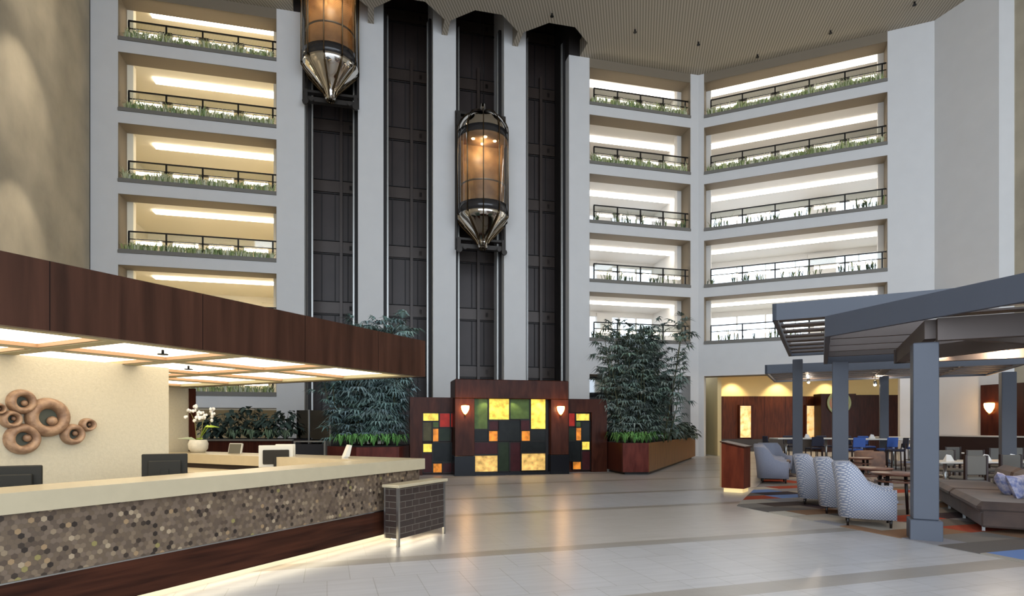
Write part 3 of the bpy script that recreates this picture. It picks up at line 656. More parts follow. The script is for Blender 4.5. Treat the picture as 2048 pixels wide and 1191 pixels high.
# wall sculpture discs
cop = mat('hammered_copper', 'a38468', .5, .1, c2='7c5f4a', nscale=14, bump=.6, bscale=30)
for i, (u, v, rp, hx, hz) in enumerate([(40, 803, 25, .0, -.1), (93, 834, 39, .05, -.18), (42, 877, 31, .25, .05), (142, 868, 21, .05, .1), (171, 849, 13.5, .15, .05), (18, 838, 18, .25, .1), (-8, 817, 12, 0, 0)]):
    xx = WR.s(u); P_ = WR.P(xx, 0); rr = rp * P_.y / F * 1.0; z = EYE + (HOR - v) * P_.y / F
    nm = ['small disc at the top left of the group', 'largest disc, in the middle of the group', 'second largest disc, at the bottom', 'medium disc right of the largest', 'smallest disc at the right end', 'disc touching the left of the largest', 'disc cut off at the left edge'][i]
    r = thing('copper_wall_disc', 'hammered copper wall sculpture, ' + nm, 'wall sculpture', (P_.x, P_.y, z), AD, 'copper discs on the reception wall')
    b = MB(); b.lathe([(rr * .42, .0), (rr * .44, .05), (rr * .55, .10), (rr * .78, .11), (rr * .96, .06), (rr, .02), (rr * .98, 0)], n=32)
    k = rr * .12
    b.xf(Matrix.Rotation(R(90), 4, 'X')).build('ring', cop, r)
    b = MB(); b.ball((k + hx * rr * .3, -.05, hz * rr), rr * .24, 14); b.build('centre_ball', cop, r)
    b = MB(); b.lathe([(0, .015), (rr * .5, .015)], n=20); b.xf(Matrix.Rotation(R(90), 4, 'X')).build('back_plate', mat('dark_patina', '4f5347', .6), r)

# reception canopy
b_ = -.15; XE = -.2
cp = thing('reception_canopy', 'dark wood canopy with a ceiling of lit panels over the reception counter', 'canopy', co, AD)
ven = wood('canopy_veneer', '2f1b12', '4d2f22', (3.5, 3.5, .25), .4, (0, 1.22, .004), coat=.1)
b = MB(); b.box(-8, XE, b_, b_ + .08, 2.3, 2.815); b.box(XE - .08, XE, b_ + .08, 5.8, 2.3, 2.815); b.box(-8, XE - .08, 5.72, 5.8, 2.3, 2.815); b.build('fascia', ven, cp)
b = MB(); b.box(-8, XE - .08, b_ + .08, 5.72, 2.76, 2.8); b.build('roof_board', drk, cp)
bx = [-7.95, -6.75, -5.55, -4.31, -3.12, -1.84, XE - .2]; by = [b_ + .2, 1.2, 2.5, 3.8, 5.1]
tan = mat('khaki_beam', 'a39a78', .6)
for i, x in enumerate(bx[1:]): 
    w_ = .07 if i < 5 else .1
    MB().box(x - w_, x + w_, b_ + .08, 5.72, 2.3, 2.35).build('grid_beam', tan, cp)
for i, y in enumerate(by):
    y0, y1 = (b_ + .08, b_ + .2) if i == 0 else (y - .05, y + .05)
    for j in range(len(bx) - 1): MB().box(bx[j] + .07, bx[j+1] - .07, y0, y1, 2.3, 2.35).build('grid_beam', tan, cp)
panelm = mat('lit_panel', 'fffaf0', .5, emit=3.0, ecol='fff4df'); edge = mat('warm_oak', 'b08c68', .5)
for j in range(len(bx) - 1):
    for i in range(4):
        xa, xb, ya, yb = bx[j] + .07, bx[j+1] - .07, by[i] + (.0 if i == 0 else .05), by[i+1] - .05
        f = MB(); f.box(xa, xa + .02, ya, yb, 2.31, 2.37); f.box(xb - .02, xb, ya, yb, 2.31, 2.37); f.box(xa + .02, xb - .02, ya, ya + .02, 2.31, 2.37); f.box(xa + .02, xb - .02, yb - .02, yb, 2.31, 2.37)
        fo = f.build('panel_surround', edge, cp)
        MB().box(xa + .02, xb - .02, ya + .02, yb - .02, 2.345, 2.36).build('light_panel', panelm, fo)
for x, y in ((-3.6, .55), (-2.5, 1.8), (-2.4, 2.9)): MB().tube([(x, y, 2.30), (x, y, 2.39)], .012, 6).lathe([(0, 2.30), (.05, 2.295), (.05, 2.305)], (x, y, 0), 8).build('sprinkler', dark_metal, cp)

# ---------------------------------------------------------------- pergola over the lounge
grey = mat('pergola_grey', '4e525c', .5, noise=.03, nscale=2)
taupe = mat('pergola_taupe', '5a4e48', .55, noise=.05, nscale=2)
def roof(org, poly, z0, z1, label, slats, slat_z, name='pergola_roof', board=None, ribs=()):
    r = thing(name, label, 'pergola', (org[0], org[1], 0), AD, 'pergola roofs')
    n = len(poly)
    for i in range(n):
        p, q = Vector(poly[i]), Vector(poly[(i+1) % n]); d = (q - p).normalized(); c = sum((Vector(x) for x in poly), Vector((0, 0))) / n
        nn = Vector((-d.y, d.x)); nn = nn if nn.dot(c - p) > 0 else -nn
        e = nn * .04
        MB().beam(p + e - d * .0, q + e + d * .0, .08, z0, z1).build('fascia', grey, r)
    for (a, b_, wd, za, zb_) in slats: MB().beam(a, b_, wd, za, zb_).build('rafter', taupe, r)
    if board:
        MB().prism(board[0], board[1], board[1] + .03).build('ceiling_board', taupe, r)
    return r
Q1 = (5.13, 9.67); R1 = (5.47, 12.4); R3 = (9.3, 21.7)
# near roof
roof(Q1, [(0, 0), (4.88, 0), (4.88, -9), (-7, -9), (-7, -7)], 3.05, 3.385, 'nearest grey pergola roof with diagonal front, over the patterned armchairs',
     [((x, -.1 if x > 0 else x - .1), (x, -8.9), .10, 3.12, 3.34) for x in (-5.2, -4.0, -2.8, -1.5, .9, 1.9, 2.9, 3.9)] +
     [((-1.05, -1.35), (-1.05, -8.9), .16, 2.76, 3.06), ((2.6, -1.2), (2.6, -8.9), .16, 2.80, 3.06), ((-1.0, -1.3), (2.7, -1.3), .16, 2.80, 3.06), ((-.9, -1.4), (2.5, -4.5), .12, 2.82, 3.05), ((2.5, -1.4), (-.9, -4.5), .12, 2.82, 3.05), ((-1, -4.9), (2.6, -4.9), .16, 2.8, 3.05)], 3.2,
     board=([(-6.8, -8.9), (-6.8, -7.1), (-.2, -.5), (-.2, -8.9)], 3.30))
roof(R1, [(0, 0), (7.3, 0), (7.3, -8), (0, -8)], 3.8, 4.15, 'higher grey pergola roof with open slats, just behind the nearest roof',
     [((x, -.1), (x, -7.9), .42, 3.86 + .0, 3.90) for x in (.5, 1.4, 2.3, 3.2, 4.1, 5.0, 5.9, 6.8)] + [((.06, -2.6), (7.2, -2.6), .1, 3.9, 4.1), ((.06, -5.2), (7.2, -5.2), .1, 3.9, 4.1)], 3.9)
roof(R3, [(0, 0), (5.0, 0), (5.0, -7.5), (0, -7.5)], 3.5, 3.82, 'farthest grey pergola roof, over the dining tables',
     [((x, -.1), (x, -7.4), .3, 3.56, 3.60) for x in (.6, 1.4, 2.2, 3.0, 3.8, 4.5)] + [((.06, -1.36), (4.9, -1.36), .1, 3.55, 3.78), ((.06, -3.85), (4.9, -3.85), .3, 3.55, 3.78), ((.06, -6), (4.9, -6), .1, 3.55, 3.78)], 3.6)
def pillar(x, y, top, label, base=True):
    r = thing('pergola_pillar', label, 'pillar', (x, y, 0), AD, 'pergola pillars')
    MB().box(-.15, .15, -.15, .15, .29 if base else 0, top, .012).build('shaft', grey, r)
    if base: MB().box(-.19, .19, -.19, .19, 0, .29, .012).build('base_block', grey, r)
pillar(5.80, 8.30, 2.75, 'thick grey pergola pillar nearest the camera, on a square base')
pillar(6.98, 12.55, 2.95, 'grey pergola pillar behind the nearest patterned armchair')
pillar(9.49, 19.6, 3.78, 'grey pergola pillar behind the plain armchairs near the lectern')
pillar(14.5, 23.0, 3.5, 'slim grey pergola pillar among the blue bar chairs')
pillar(12.6, 15.0, 2.95, 'grey pergola pillar beside the far right sconce')
bulb = mat('spot_bulb', 'fff0d8', .5, emit=60, ecol='ffe3bd')
for i, (u, v, z, pw, lab) in enumerate([(2013, 692, 3.0, 90, 'bright spot lamp under the nearest pergola roof, at the right'), (1617, 763, 3.42, 60, 'bright spot lamp beside the pillar behind the plain armchairs'), (1762, 760, 3.42, 60, 'bright spot lamp over the blue bar chairs'), (1750, 768, 3.2, 0, 'small spot lamp left of the brighter lamp over the bar chairs')]):
    D = (z - EYE) * F / (HOR - v); x = (u - 1024) / F * D
    r = thing('spot_lamp', lab, 'lamp', (x, D, z), 0, 'pergola spot lamps')
    b = MB(); b.lathe([(.02, .14), (.06, .12), (.075, 0), (.07, -.01)], n=12); b.build('housing', steel, r); MB().tube([(0, 0, .12), (0, 0, .36)], .012, 6).build('stem', steel, r)
    MB().ball((0, 0, -.02), .05).build('bulb', bulb, r)
    if pw: lamp('spot_lamp_light', 'POINT', (x, D, z - .12), pw, (1, .82, .62), .05)
for X, Y in ((8.0, 11.0), (10.5, 14.5), (8.5, 16.5), (12, 18)): lamp('lounge_spot', 'SPOT', (X, Y, 2.98 if Y < 14 else 3.75), 130, (1, .78, .55), .06, (0, 0, 0), 110)

# ---------------------------------------------------------------- carpet
cpm = bpy.data.materials.new('patchwork_carpet'); t = NT(cpm)
cv = t.coord(rot=R(-17.4) * -1 * 0); sp = t.n('ShaderNodeSeparateXYZ'); t.l(cv, sp.inputs[0])
ry = t.math('FLOOR', t.math('MULTIPLY', sp.outputs[1], 1.9)); wn0 = t.n('ShaderNodeTexWhiteNoise', _noise_dimensions='1D'); t.l(ry, wn0.inputs['W'])
rx = t.math('FLOOR', t.math('MULTIPLY_ADD', sp.outputs[0], .95, t.math('MULTIPLY', wn0.outputs[0], 3.0)))
cb = t.n('ShaderNodeCombineXYZ'); t.l(rx, cb.inputs[0]); t.l(ry, cb.inputs[1]); wn = t.n('ShaderNodeTexWhiteNoise', _noise_dimensions='2D'); t.l(cb.outputs[0], wn.inputs[0])
o_ = t.ramp(wn.outputs[0], [(0, '8a8688'), (.22, '6b645f'), (.38, '40363a'), (.48, 'a59c90'), (.60, '8a6a52'), (.66, 'a04a36'), (.70, '7d766f'), (.84, '7088b8'), (.88, 'b9b0a2'), (.95, '4b3f3b')], True)
t.l(o_, t.b.inputs['Base Color']); t.b.inputs['Roughness'].default_value = .95; t.b.inputs['Specular IOR Level'].default_value = .1
nz = t.n('ShaderNodeTexNoise', Scale=300.0); t.l(t.coord(), nz.inputs[0]); t.bump(nz.outputs[0], .4)
ca = Vector((4.46, 11.7)); dD = Vector((.299, -.954)); aA = Vector((.4633, .886))
P = [ca, ca + dD * 10.5, Vector((24.0, 2)), W3.P(W3.s(1998) + 12, -.6).xy, W3.P(.1, -.6).xy, Vector((17.0, 26.2)), ca + aA * 17.8]
cw = MB(); rot = Matrix.Rotation(-R(17.4), 4, 'Z')
pl2 = [(rot @ Vector((p.x, p.y, 0))).xy for p in P]
cw.prism([(p[0], p[1]) for p in pl2], .001, .012)
tag(cw.build('patchwork_carpet', cpm, rz=R(17.4)), 'patchwork carpet of grey, brown, red and blue blocks under the lounge', 'carpet')

# ---------------------------------------------------------------- planting
palm_m = attr_mat('palm_leaves', .6); palm_m.node_tree.nodes['Principled BSDF'].inputs['Specular IOR Level'].default_value = .15; 
def fan_leaves(b, tn_, at, out, size, rnd, base_c, blades=8):
    """one fan leaf: blades spread round the tip of a stalk"""
    v_ = rnd.uniform(.45, 1.7); c = tuple(x * v_ * rnd.uniform(.93, 1.07) for x in base_c) + (1,)
    out = Vector(out).normalized(); side = out.cross(Vector((0, 0, 1))).normalized(); up = side.cross(out)
    tilt = rnd.uniform(-.3, .5)
    for k in range(blades):
        an = (k / (blades - 1) - .5) * 2.5
        d = out * cos(an) + side * sin(an) + up * tilt * .4; d.normalize(); l = size * rnd.uniform(.75, 1.1) * (1 - .15 * abs(an)); wd = size * .075
        s_ = d.cross(Vector((0, 0, 1))); s_ = s_.normalized() * wd if s_.length > .01 else side * wd
        p0 = Vector(at); p1 = p0 + d * l * .5 + Vector((0, 0, .02)); p2 = p0 + d * l * .95 + Vector((0, 0, -l * rnd.uniform(.15, .55)))
        b.add([p0, p1 - s_, p2, p1 + s_], [(0, 1, 2, 3)]); tn_.append(c)
def palm(loc, w, d, h, n_canes, seed, label, base_c=(.10, .17, .13), zmin=.2, dens=1.0, top_narrow=.6, leaf=.42):
    rnd = random.Random(seed); r = thing('bamboo_palm', label, 'palm', loc)
    st = MB(); b = MB(); tn_ = []
    for i in range(n_canes):
        x, y = rnd.uniform(-w/2, w/2) * .7, rnd.uniform(-d/2, d/2) * .7; hh = h * rnd.uniform(.45, 1.0)
        if i < 3: hh = h * rnd.uniform(.92, 1)
        lx, ly = x * .35 + rnd.uniform(-.3, .3), y * .3
        pts_ = [(x * .8, y * .8, 0), (x + lx * .4, y + ly * .4, hh * .5), (x + lx, y + ly, hh)]
        st.tube(pts_, [.022, .018, .01], 5)
        nl = int(hh * 11 * dens)
        for j in range(nl):
            f = zmin / hh + (1 - zmin / hh) * (j + rnd.random()) / nl; f = min(f, 1)
            cx = x * .8 + (x + lx - x * .8) * f; cy = y * .8 + (y + ly - y * .8) * f; cz = hh * f
            an = rnd.uniform(0, 2 * pi); el = rnd.uniform(-.1, .7); o = Vector((cos(an) * cos(el), sin(an) * cos(el), sin(el)))
            pl_ = rnd.uniform(.15, .42); at = Vector((cx, cy, cz)) + o * pl_
            k = .004; b.add([Vector((cx, cy, cz)) + Vector((0, 0, k)), at + Vector((0, 0, k)), at - Vector((0, 0, k)), Vector((cx, cy, cz)) - Vector((0, 0, k))], [(0, 1, 2, 3)]); tn_.append((.08, .1, .05, 1))
            fan_leaves(b, tn_, at, o, leaf * rnd.uniform(.8, 1.2), rnd, base_c)
    st.build('cane', mat('palm_cane', '4a4a30', .6), r); b.build('foliage', palm_m, r, tints=tn_)
    return r
def fern(loc, rr, label, group, seed, c=(.12, .26, .07)):
    rnd = random.Random(seed); b = MB(); tn_ = []
    for i in range(34):
        an = rnd.uniform(0, 2 * pi); l = rr * rnd.uniform(.6, 1.2); v_ = rnd.uniform(.5, 1.7); cc = tuple(x * v_ * rnd.uniform(.92, 1.08) for x in c) + (1,)
        d = Vector((cos(an), sin(an), 0)); s_ = Vector((-sin(an), cos(an), 0)) * .022
        p = [Vector((0, 0, 0)), d * l * .35 + Vector((0, 0, l * .75)), d * l * .75 + Vector((0, 0, l * .8)), d * l * 1.05 + Vector((0, 0, l * rnd.uniform(.1, .5)))]
        b.add([p[0] - s_, p[0] + s_, p[1] + s_, p[1] - s_, p[2] + s_ * .8, p[2] - s_ * .8, p[3]], [(0, 1, 2, 3), (3, 2, 4, 5), (5, 4, 6)]); tn_ += [cc] * 3
    o = b.build('spider_fern', palm_m, loc=loc, tints=tn_); tag(o, label, 'fern', group); return o
def leafy(loc, w, h, label, seed, c=(.03, .05, .035), n=60, group=None):
    rnd = random.Random(seed); r = thing('broadleaf_plant', label, 'plant', loc, 0, group); b = MB(); tn_ = []; st = MB()
    for i in range(n):
        an = rnd.uniform(0, 2 * pi); el = rnd.uniform(.15, 1.4); R_ = rnd.uniform(.5, 1)
        tip = Vector((cos(an) * cos(el) * w / 2 * R_, sin(an) * cos(el) * w / 3 * R_, sin(el) * h * R_ * .95 + .06))
        if i % 3 == 0: st.tube([(tip.x * .1, tip.y * .1, 0), tip * .5 + Vector((0, 0, .05)), tip], .008, 4)
        d = Vector((cos(an), sin(an), rnd.uniform(-.5, .4))).normalized(); s_ = d.cross(Vector((0, 0, 1))).normalized(); l = rnd.uniform(.2, .34); wd = l * .36
        v_ = rnd.uniform(.5, 2.6); cc = tuple(x * v_ for x in c) + (1,); dn = Vector((0, 0, -.05))
        q = [tip, tip + d * l * .3 + s_ * wd, tip + d * l * .7 + s_ * wd * .8 + dn, tip + d * l + dn * 3, tip + d * l * .7 - s_ * wd * .8 + dn, tip + d * l * .3 - s_ * wd, tip + d * l * .5 + Vector((0, 0, -.03))]
        b.add(q, [(0, 1, 6), (1, 2, 6), (2, 3, 6), (3, 4, 6), (4, 5, 6), (5, 0, 6)], True); tn_ += [cc] * 6
    st.build('stems', mat('palm_cane', ''), r); b.build('leaves', palm_m, r, tints=tn_); return r
soil = mat('dark_soil', '1d1713', .95)
# right planter
pp = [(3.3, 20.6), (3.58, 19.07), (4.42, 19.1), (9.0, 29.05), (7.4, 28.9), (3.7, 22.6)]
r = thing('wooden_planter', 'large angular planter with red-brown front and long side painted lighter as if spot-lit', 'planter', (0, 0, 0))
red = wood('planter_red', '4a1f1a', '6b342a', (3, 3, .8), .35)
b = MB(); b.prism([(p[0] + (5.3 - p[0]) * .03, p[1] + (24 - p[1]) * .02) for p in pp], .09, .98); b.build('core', mahog, r)
def face(p, q, m, nm):
    p, q = Vector(p), Vector(q); return MB().beam(p, q, .05, .09, 1.03).build(nm, m, r)
face(pp[0], pp[1], mahog, 'side_panel'); face(pp[1], pp[2], red, 'front_panel'); face(pp[2], pp[3], wood('planter_spotlit', '6a4424', '8a5c30', (3, 3, .6), .35), 'long_panel')  # long face: same wood, spot light painted in as lighter brown
b = MB(); b.prism([(p[0] + (5.3 - p[0]) * .06, p[1] + (24 - p[1]) * .04) for p in pp], 0, .09); b.build('plinth', drk, r)
b = MB(); b.prism([(p[0] + (5.3 - p[0]) * .05, p[1] + (24 - p[1]) * .03) for p in pp], .98, 1.0); b.build('soil', soil, r)
palm((4.7, 21.1, 1.0), 3.0, 1.6, 4.25, 40, 11, 'tall bamboo palm in the planter right of the mosaic wall', (.15, .19, .16), leaf=.44)
fp = [(3.75, 19.6), (4.05, 19.5), (4.35, 19.7), (4.6, 20.2), (3.6, 20.2), (4.9, 20.9), (5.3, 21.7)]
for i, (x, y) in enumerate(fp): fern((x, y, 1.0), .42, 'green spider fern under the right palm, ' + ['front left corner', 'front, second from left', 'front middle', 'front right', 'far left', 'long side, first', 'long side, second'][i], 'ferns under the right palm', 40 + i)
for i, (x, y) in enumerate([(6.0, 23.2), (6.7, 24.6), (7.3, 25.8), (7.9, 27.0), (8.3, 28.2)]): leafy((x, y, 1.0), 1.2, .75, 'dark broad-leaved plant, %s from the palm in the right planter' % ORD[i], 60 + i, (.07, .09, .07), 80, 'leafy plants in the right planter')
# left planter
r = thing('red_planter', 'dark red planter box between the counter and the mosaic wall', 'planter', (0, 0, 0))
b = MB(); b.prism([(-5.95, 19.0), (-4.75, 18.0), (-3.5, 18.3), (-3.45, 20.8), (-5.9, 21)], .08, .93); b.build('box', red, r)
b = MB(); b.prism([(-5.8, 19.1), (-4.75, 18.15), (-3.6, 18.4), (-3.6, 20.7), (-5.8, 20.8)], 0, .08); b.build('plinth', drk, r)
b = MB(); b.prism([(-5.85, 19.08), (-4.75, 18.1), (-3.58, 18.38), (-3.55, 20.7), (-5.8, 20.8)], .93, .95); b.build('soil', soil, r)
palm((-4.85, 19.9, .95), 3.0, 1.4, 4.2, 38, 5, 'bluish bamboo palm rising behind the reception canopy, left of the mosaic wall', (.17, .24, .225), leaf=.5, dens=1.15)
for i, x in enumerate((-5.5, -5.1, -4.75, -4.4, -4.0, -3.7)): fern((x, 18.65 + abs(x + 4.7) * .35, .95), .42, 'bright green spider fern under the left palm, %s from the left' % ORD[i], 'ferns under the left palm', 80 + i, (.14, .32, .09))
r = thing('brown_planter', 'long brown planter box behind the reception counter', 'planter', (0, 0, 0))
b = MB(); b.box(-11.2, -7.7, 20.6, 22.4, .05, 1.1); b.build('box', mahog, r); MB().box(-11.15, -7.75, 20.65, 22.35, 1.1, 1.12).build('soil', soil, r); MB().box(-11.25, -7.62, 20.5, 20.6, 1.06, 1.12).build('rim', steel, r)
for i, x in enumerate((-10.9, -10.2, -9.5, -8.8, -8.2)): leafy((x, 21.4, 1.1), 1.3, .95 + .15 * (i % 3), 'dark broad-leaved plant, %s from left in the planter behind the counter' % ORD[i], 20 + i, (.035, .05, .04), 80, 'leafy plants behind the counter')
for i, x in enumerate((-9.8, -9.2, -8.6, -8.0)): fern((x, 20.8, 1.1), .4, 'pale fern in front in the planter behind the counter, %s from left' % ORD[i], 'ferns behind the counter', 120 + i, (.15, .2, .12))
# glass screen and metal console by the lift lobby
r = thing('glass_screen', 'dark tinted glass screen beside the left palm', 'screen', (0, 0, 0))
b = MB(); b.box(-7.85, -6.6, 21.5, 21.53, .0, 2.15); b.build('pane', glassy('smoked_glass', '3b3631', .12), r)
for x in (-7.4, -6.62): MB().box(x - .02, x + .02, 21.46, 21.57, 0, 2.17).build('post', steel, r)
r = thing('metal_console', 'low brushed metal console below the dark glass screen', 'console', (-7.0, 20.6, 0))
MB().box(-.55, .55, -.2, .2, 1.02, 1.07).build('top', steel, r); MB().box(-.5, .5, -.18, .18, .3, .95).build('body', drk, r)
for x in (-.52, .52): MB().box(x - .03, x + .03, -.2, .2, 0, 1.02).build('leg', steel, r)

# ---------------------------------------------------------------- things on the reception counter
scr = mat('monitor_black', '2c2a25', .6, spec=.15); scr2 = mat('screen_grey', '5c594d', .3, spec=.2); lgrey = mat('monitor_light_grey', 'c9c6ba', .4)
def monitor(loc, rz, w, h, label, front, zst=.1, m=None, tilt=0, name='computer_monitor'):
    r = thing(name, label, 'monitor', loc, rz, 'reception monitors'); M = Matrix.Translation((0, 0, zst + h / 2)) @ Matrix.Rotation(tilt, 4, 'X'); m = m or scr
    MB().box(-w/2, w/2, -.02, .02, -h/2, h/2, .008).xf(M).build('casing', m, r)
    MB().box(-w/2 + .015, w/2 - .015, -.024, -.019, -h/2 + .015, h/2 - .015).xf(M).build('display', scr2, r)
    MB().box(-w/2 + .06, w/2 - .06, .02, .05, -h/2 + .05, h/2 - .07, .01).xf(M).build('back_cover', scr, r)
    b = MB(); b.box(-.035, .035, .02, .06, 0, zst + h * .5); b.box(-.12, .12, -.06, .12, 0, .015, .005); b.build('stand', scr, r)
    return r
def at(u, D): return (u - 1024) / F * D
monitor((at(10, 4.95), 4.95, .78), R(180 + 28), .5, .36, 'black monitor at the left edge behind the counter', False, .12)
monitor((at(330, 6.25), 6.25, .78), R(180 + 27), .42, .32, 'black monitor before the wallpapered wall, seen from behind', False, .20)
monitor((at(552, 9.2), 9.2, .88), R(180 + 22), .50, .34, 'wide monitor with pale edge near the end of the counter', False, .07, lgrey)
monitor((at(571, 9.45), 9.45, .88), R(180 + 14), .30, .36, 'pale monitor right behind the wide monitor', False, .06, lgrey)
monitor((at(470, 10.3), 10.3, .88), R(-12), .26, .34, 'small tilted pale touch screen on a black foot near the orchid', True, .07, lgrey, R(-14))
tm = thing('card_terminal', 'small pale card terminal standing on the counter near its corner', 'terminal', C0.P(-.5, 1.1, 1.11), R(40))
b = MB(); b.box(-.04, .04, -.03, .03, 0, .02); b.slab([(-.03, .02), (.05, .02), (.09, .19), (.05, .2)], 1, -.05, .05); b.build('body', lgrey, tm); MB().slab([(.051, .03), (.054, .03), (.091, .18), (.088, .18)], 1, -.04, .04).build('keypad', scr, tm)
kb = thing('paper_stack', 'stack of white papers on the work surface left of the wide monitor', 'papers', C0.P(-1.15, 2.15, .88), AD)
for k in range(3): MB().box(-.1, .12, -.15, .15, .004 * k, .004 * k + .003).xf(Matrix.Rotation(.1 * k, 4, 'Z')).build('sheet', mat('paper', 'e8e4da', .7), kb)
# orchid
ov = C0.P(-.35, 4.75, 1.11); orc = thing('potted_orchid', 'white orchid in a pale stone pot on the far counter', 'orchid', ov)
MB().lathe([(0, 0), (.11, 0), (.16, .07), (.17, .16), (.14, .23), (.12, .23), (.12, .18), (0, .18)], n=20).build('pot', mat('pale_pot', 'cfcabb', .6, noise=.1, nscale=12), orc)
b = MB(); tn_ = []
for an, l, c in ((.3, .38, (.45, .6, .08, 1)), (-.4, .34, (.5, .65, .1, 1)), (3.0, .42, (.5, .52, .38, 1)), (3.6, .3, (.4, .45, .3, 1)), (1.5, .25, (.45, .6, .1, 1)), (-1.2, .25, (.4, .55, .1, 1))):
    d = Vector((cos(an), sin(an) * .5, 0)); s_ = Vector((0, .05, .02)) if abs(d.x) > .5 else Vector((.05, 0, 0)); up = .28 if abs(an) < .5 else .06
    q = [Vector((0, 0, .2)), d * l * .5 + Vector((0, 0, .2 + up)), d * l + Vector((0, 0, .2 + up * .9))]
    b.add([q[0] - s_ * .3, q[1] - s_, q[2], q[1] + s_, q[0] + s_ * .3], [(0, 1, 2, 3, 4)]); tn_.append(c)
b.build('leaves', palm_m, orc, tints=tn_)
for k, dx in enumerate((-.03, .04)):
    MB().tube([(dx, 0, .2), (dx * 2, 0, .55), (dx * 1.5 + (-.12 if k == 0 else .14), 0, .78), ((-.22 if k == 0 else .26), 0, .66)], .006, 5).build('stem', mat('orchid_stem', '8f8a55', .5), orc)
fl = MB(); rnd = random.Random(2)
for k in range(26):
    x = rnd.uniform(-.24, .27); z = rnd.uniform(.55, .86) - abs(x) * .25
    fl.ball((x, rnd.uniform(-.05, .05), z), .032, 6, sy=.4); fl.ball((x + .03, -.02, z + .01), .025, 6, sy=.4)
fl.build('blossoms', mat('white_petals', 'f6f4f2', .6), orc)

# ---------------------------------------------------------------- lectern
lp = ((1472 - 1024) / F * 14.3, 14.3, 0); le = thing('host_lectern', 'dark wooden host stand with slanted top at the edge of the carpet', 'lectern', lp, math.atan2(-.4, .53))
lm = wood('lectern_wood', '5a2415', '77351f', (3, 3, .8), .35)
b = MB(); b.slab([(-.26, .1), (.26, .1), (.26, 1.06), (-.26, 1.17)], 1, -.28, .28); b.xf(Matrix.Rotation(0, 4, 'Z')).build('cabinet', lm, le)
b = MB(); b.slab([(-.29, 1.19), (.29, 1.07), (.29, 1.10), (-.29, 1.22)], 1, -.31, .31); b.build('top', mahog, le)
b = MB(); b.box(-.3, -.26, -.28, -.22, .12, 1.16); b.build('edge_post', mat('tan_edge', 'a98a60', .5), le)
MB().box(-.22, .22, -.24, .24, .0, .1).build('plinth', mat('lectern_plinth_glow', 'e8cc94', .5, emit=.6, ecol='ffdf9a'), le)

# ---------------------------------------------------------------- seating
fab = bpy.data.materials.new('dotted_fabric'); t = NT(fab); tc = t.n('ShaderNodeTexCoord'); sp = t.n('ShaderNodeSeparateXYZ'); t.l(tc.outputs['Object'], sp.inputs[0]); cb = t.n('ShaderNodeCombineXYZ'); t.l(t.math('ADD', sp.outputs[0], sp.outputs[1]), cb.inputs[0]); t.l(sp.outputs[2], cb.inputs[1])
mp = t.n('ShaderNodeMapping'); mp.inputs['Rotation'].default_value = (0, 0, R(45)); t.l(cb.outputs[0], mp.inputs[0])
vo = t.n('ShaderNodeTexVoronoi', Scale=31.0, Randomness=0.0, _voronoi_dimensions='2D'); t.l(mp.outputs[0], vo.inputs[0])
t.l(t.ramp(vo.outputs['Distance'], [(.28, 'cfcccc'), (.36, '8a90a3')]), t.b.inputs['Base Color']); t.b.inputs['Roughness'].default_value = .9
plainf = mat('blue_grey_fabric', '8f93a3', .9, noise=.08, nscale=60, bump=.2, bscale=200)
strf = bpy.data.materials.new('striped_inner_fabric'); t = NT(strf); wv = t.n('ShaderNodeTexWave', Scale=6.0, Distortion=.5); t.l(t.coord(), wv.inputs[0])
t.l(t.ramp(wv.outputs['Fac'], [(.3, '9a8474'), (.6, 'b5a592'), (.8, '6f5d54')]), t.b.inputs['Base Color']); t.b.inputs['Roughness'].default_value = .9
legm = mat('dark_leg', '1b1412', .4)
def armchair(label, m, loc, rz, group):
    r = thing('wing_armchair', label, 'armchair', loc, rz, group)
    path = [(.37, -.33), (.2, -.335), (.02, -.34), (-.12, -.34)]
    for k in range(1, 6): a = -pi/2 - k * pi / 12; path.append((-.17 + .19 * cos(a), -.15 + .19 * sin(a)))
    path += [(-.365, -.10), (-.37, 0)]; path = path + [(x, -y) for x, y in path[-2::-1]]
    b = MB(); n = len(path); th = .05; vs = []; fs = []
    def H(x): 
        t_ = min(1, max(0, (.12 - x) / .36)); t_ = t_ * t_ * (3 - 2 * t_); return .60 + .40 * t_
    for i, (x, y) in enumerate(path):
        p, q = Vector(path[max(i-1, 0)]), Vector(path[min(i+1, n-1)]); d = (q - p).normalized(); nn = Vector((d.y, -d.x)); c = Vector((x, y))
        if nn.dot(c) < 0: nn = -nn
        h = H(x); lean = .09 * max(0, (h - .6) / .4)
        lo = c + nn * th * .8; li = c - nn * th; o2 = c + nn * (th + lean); i2 = c - nn * (th - lean)
        ring = [(lo.x, lo.y, .13), ((lo.x * .6 + o2.x * .4), (lo.y * .6 + o2.y * .4), .13 + (h - .13) * .55), (o2.x, o2.y, h - .03), (o2.x * .75 + i2.x * .25, o2.y * .75 + i2.y * .25, h), (i2.x, i2.y, h - .03), (li.x * .7 + i2.x * .3, li.y * .7 + i2.y * .3, .45), (li.x, li.y, .13)]
        vs += ring
    k = 7
    for i in range(n - 1):
        for j in range(k): a = i * k + j; c_ = i * k + (j + 1) % k; fs.append((a, c_, c_ + k, a + k))
    fs.append(tuple(range(k - 1, -1, -1))); fs.append(tuple((n - 1) * k + j for j in range(k)))
    b.add(vs, fs, True); b.build('shell', m, r)
    MB().box(-.3, .36, -.285, .285, .14, .34, .02).build('seat_base', m, r)
    MB().box(-.28, .40, -.28, .28, .34, .47, .05).build('seat_cushion', m if m is fab else strf, r)
    for sx in (-.28, .30):
        for sy in (-.28, .28): MB().tube([(sx, sy, 0), (sx, sy, .14)], [.018, .028], 6).build('leg', legm, r)
    return r
fa = R(-28)
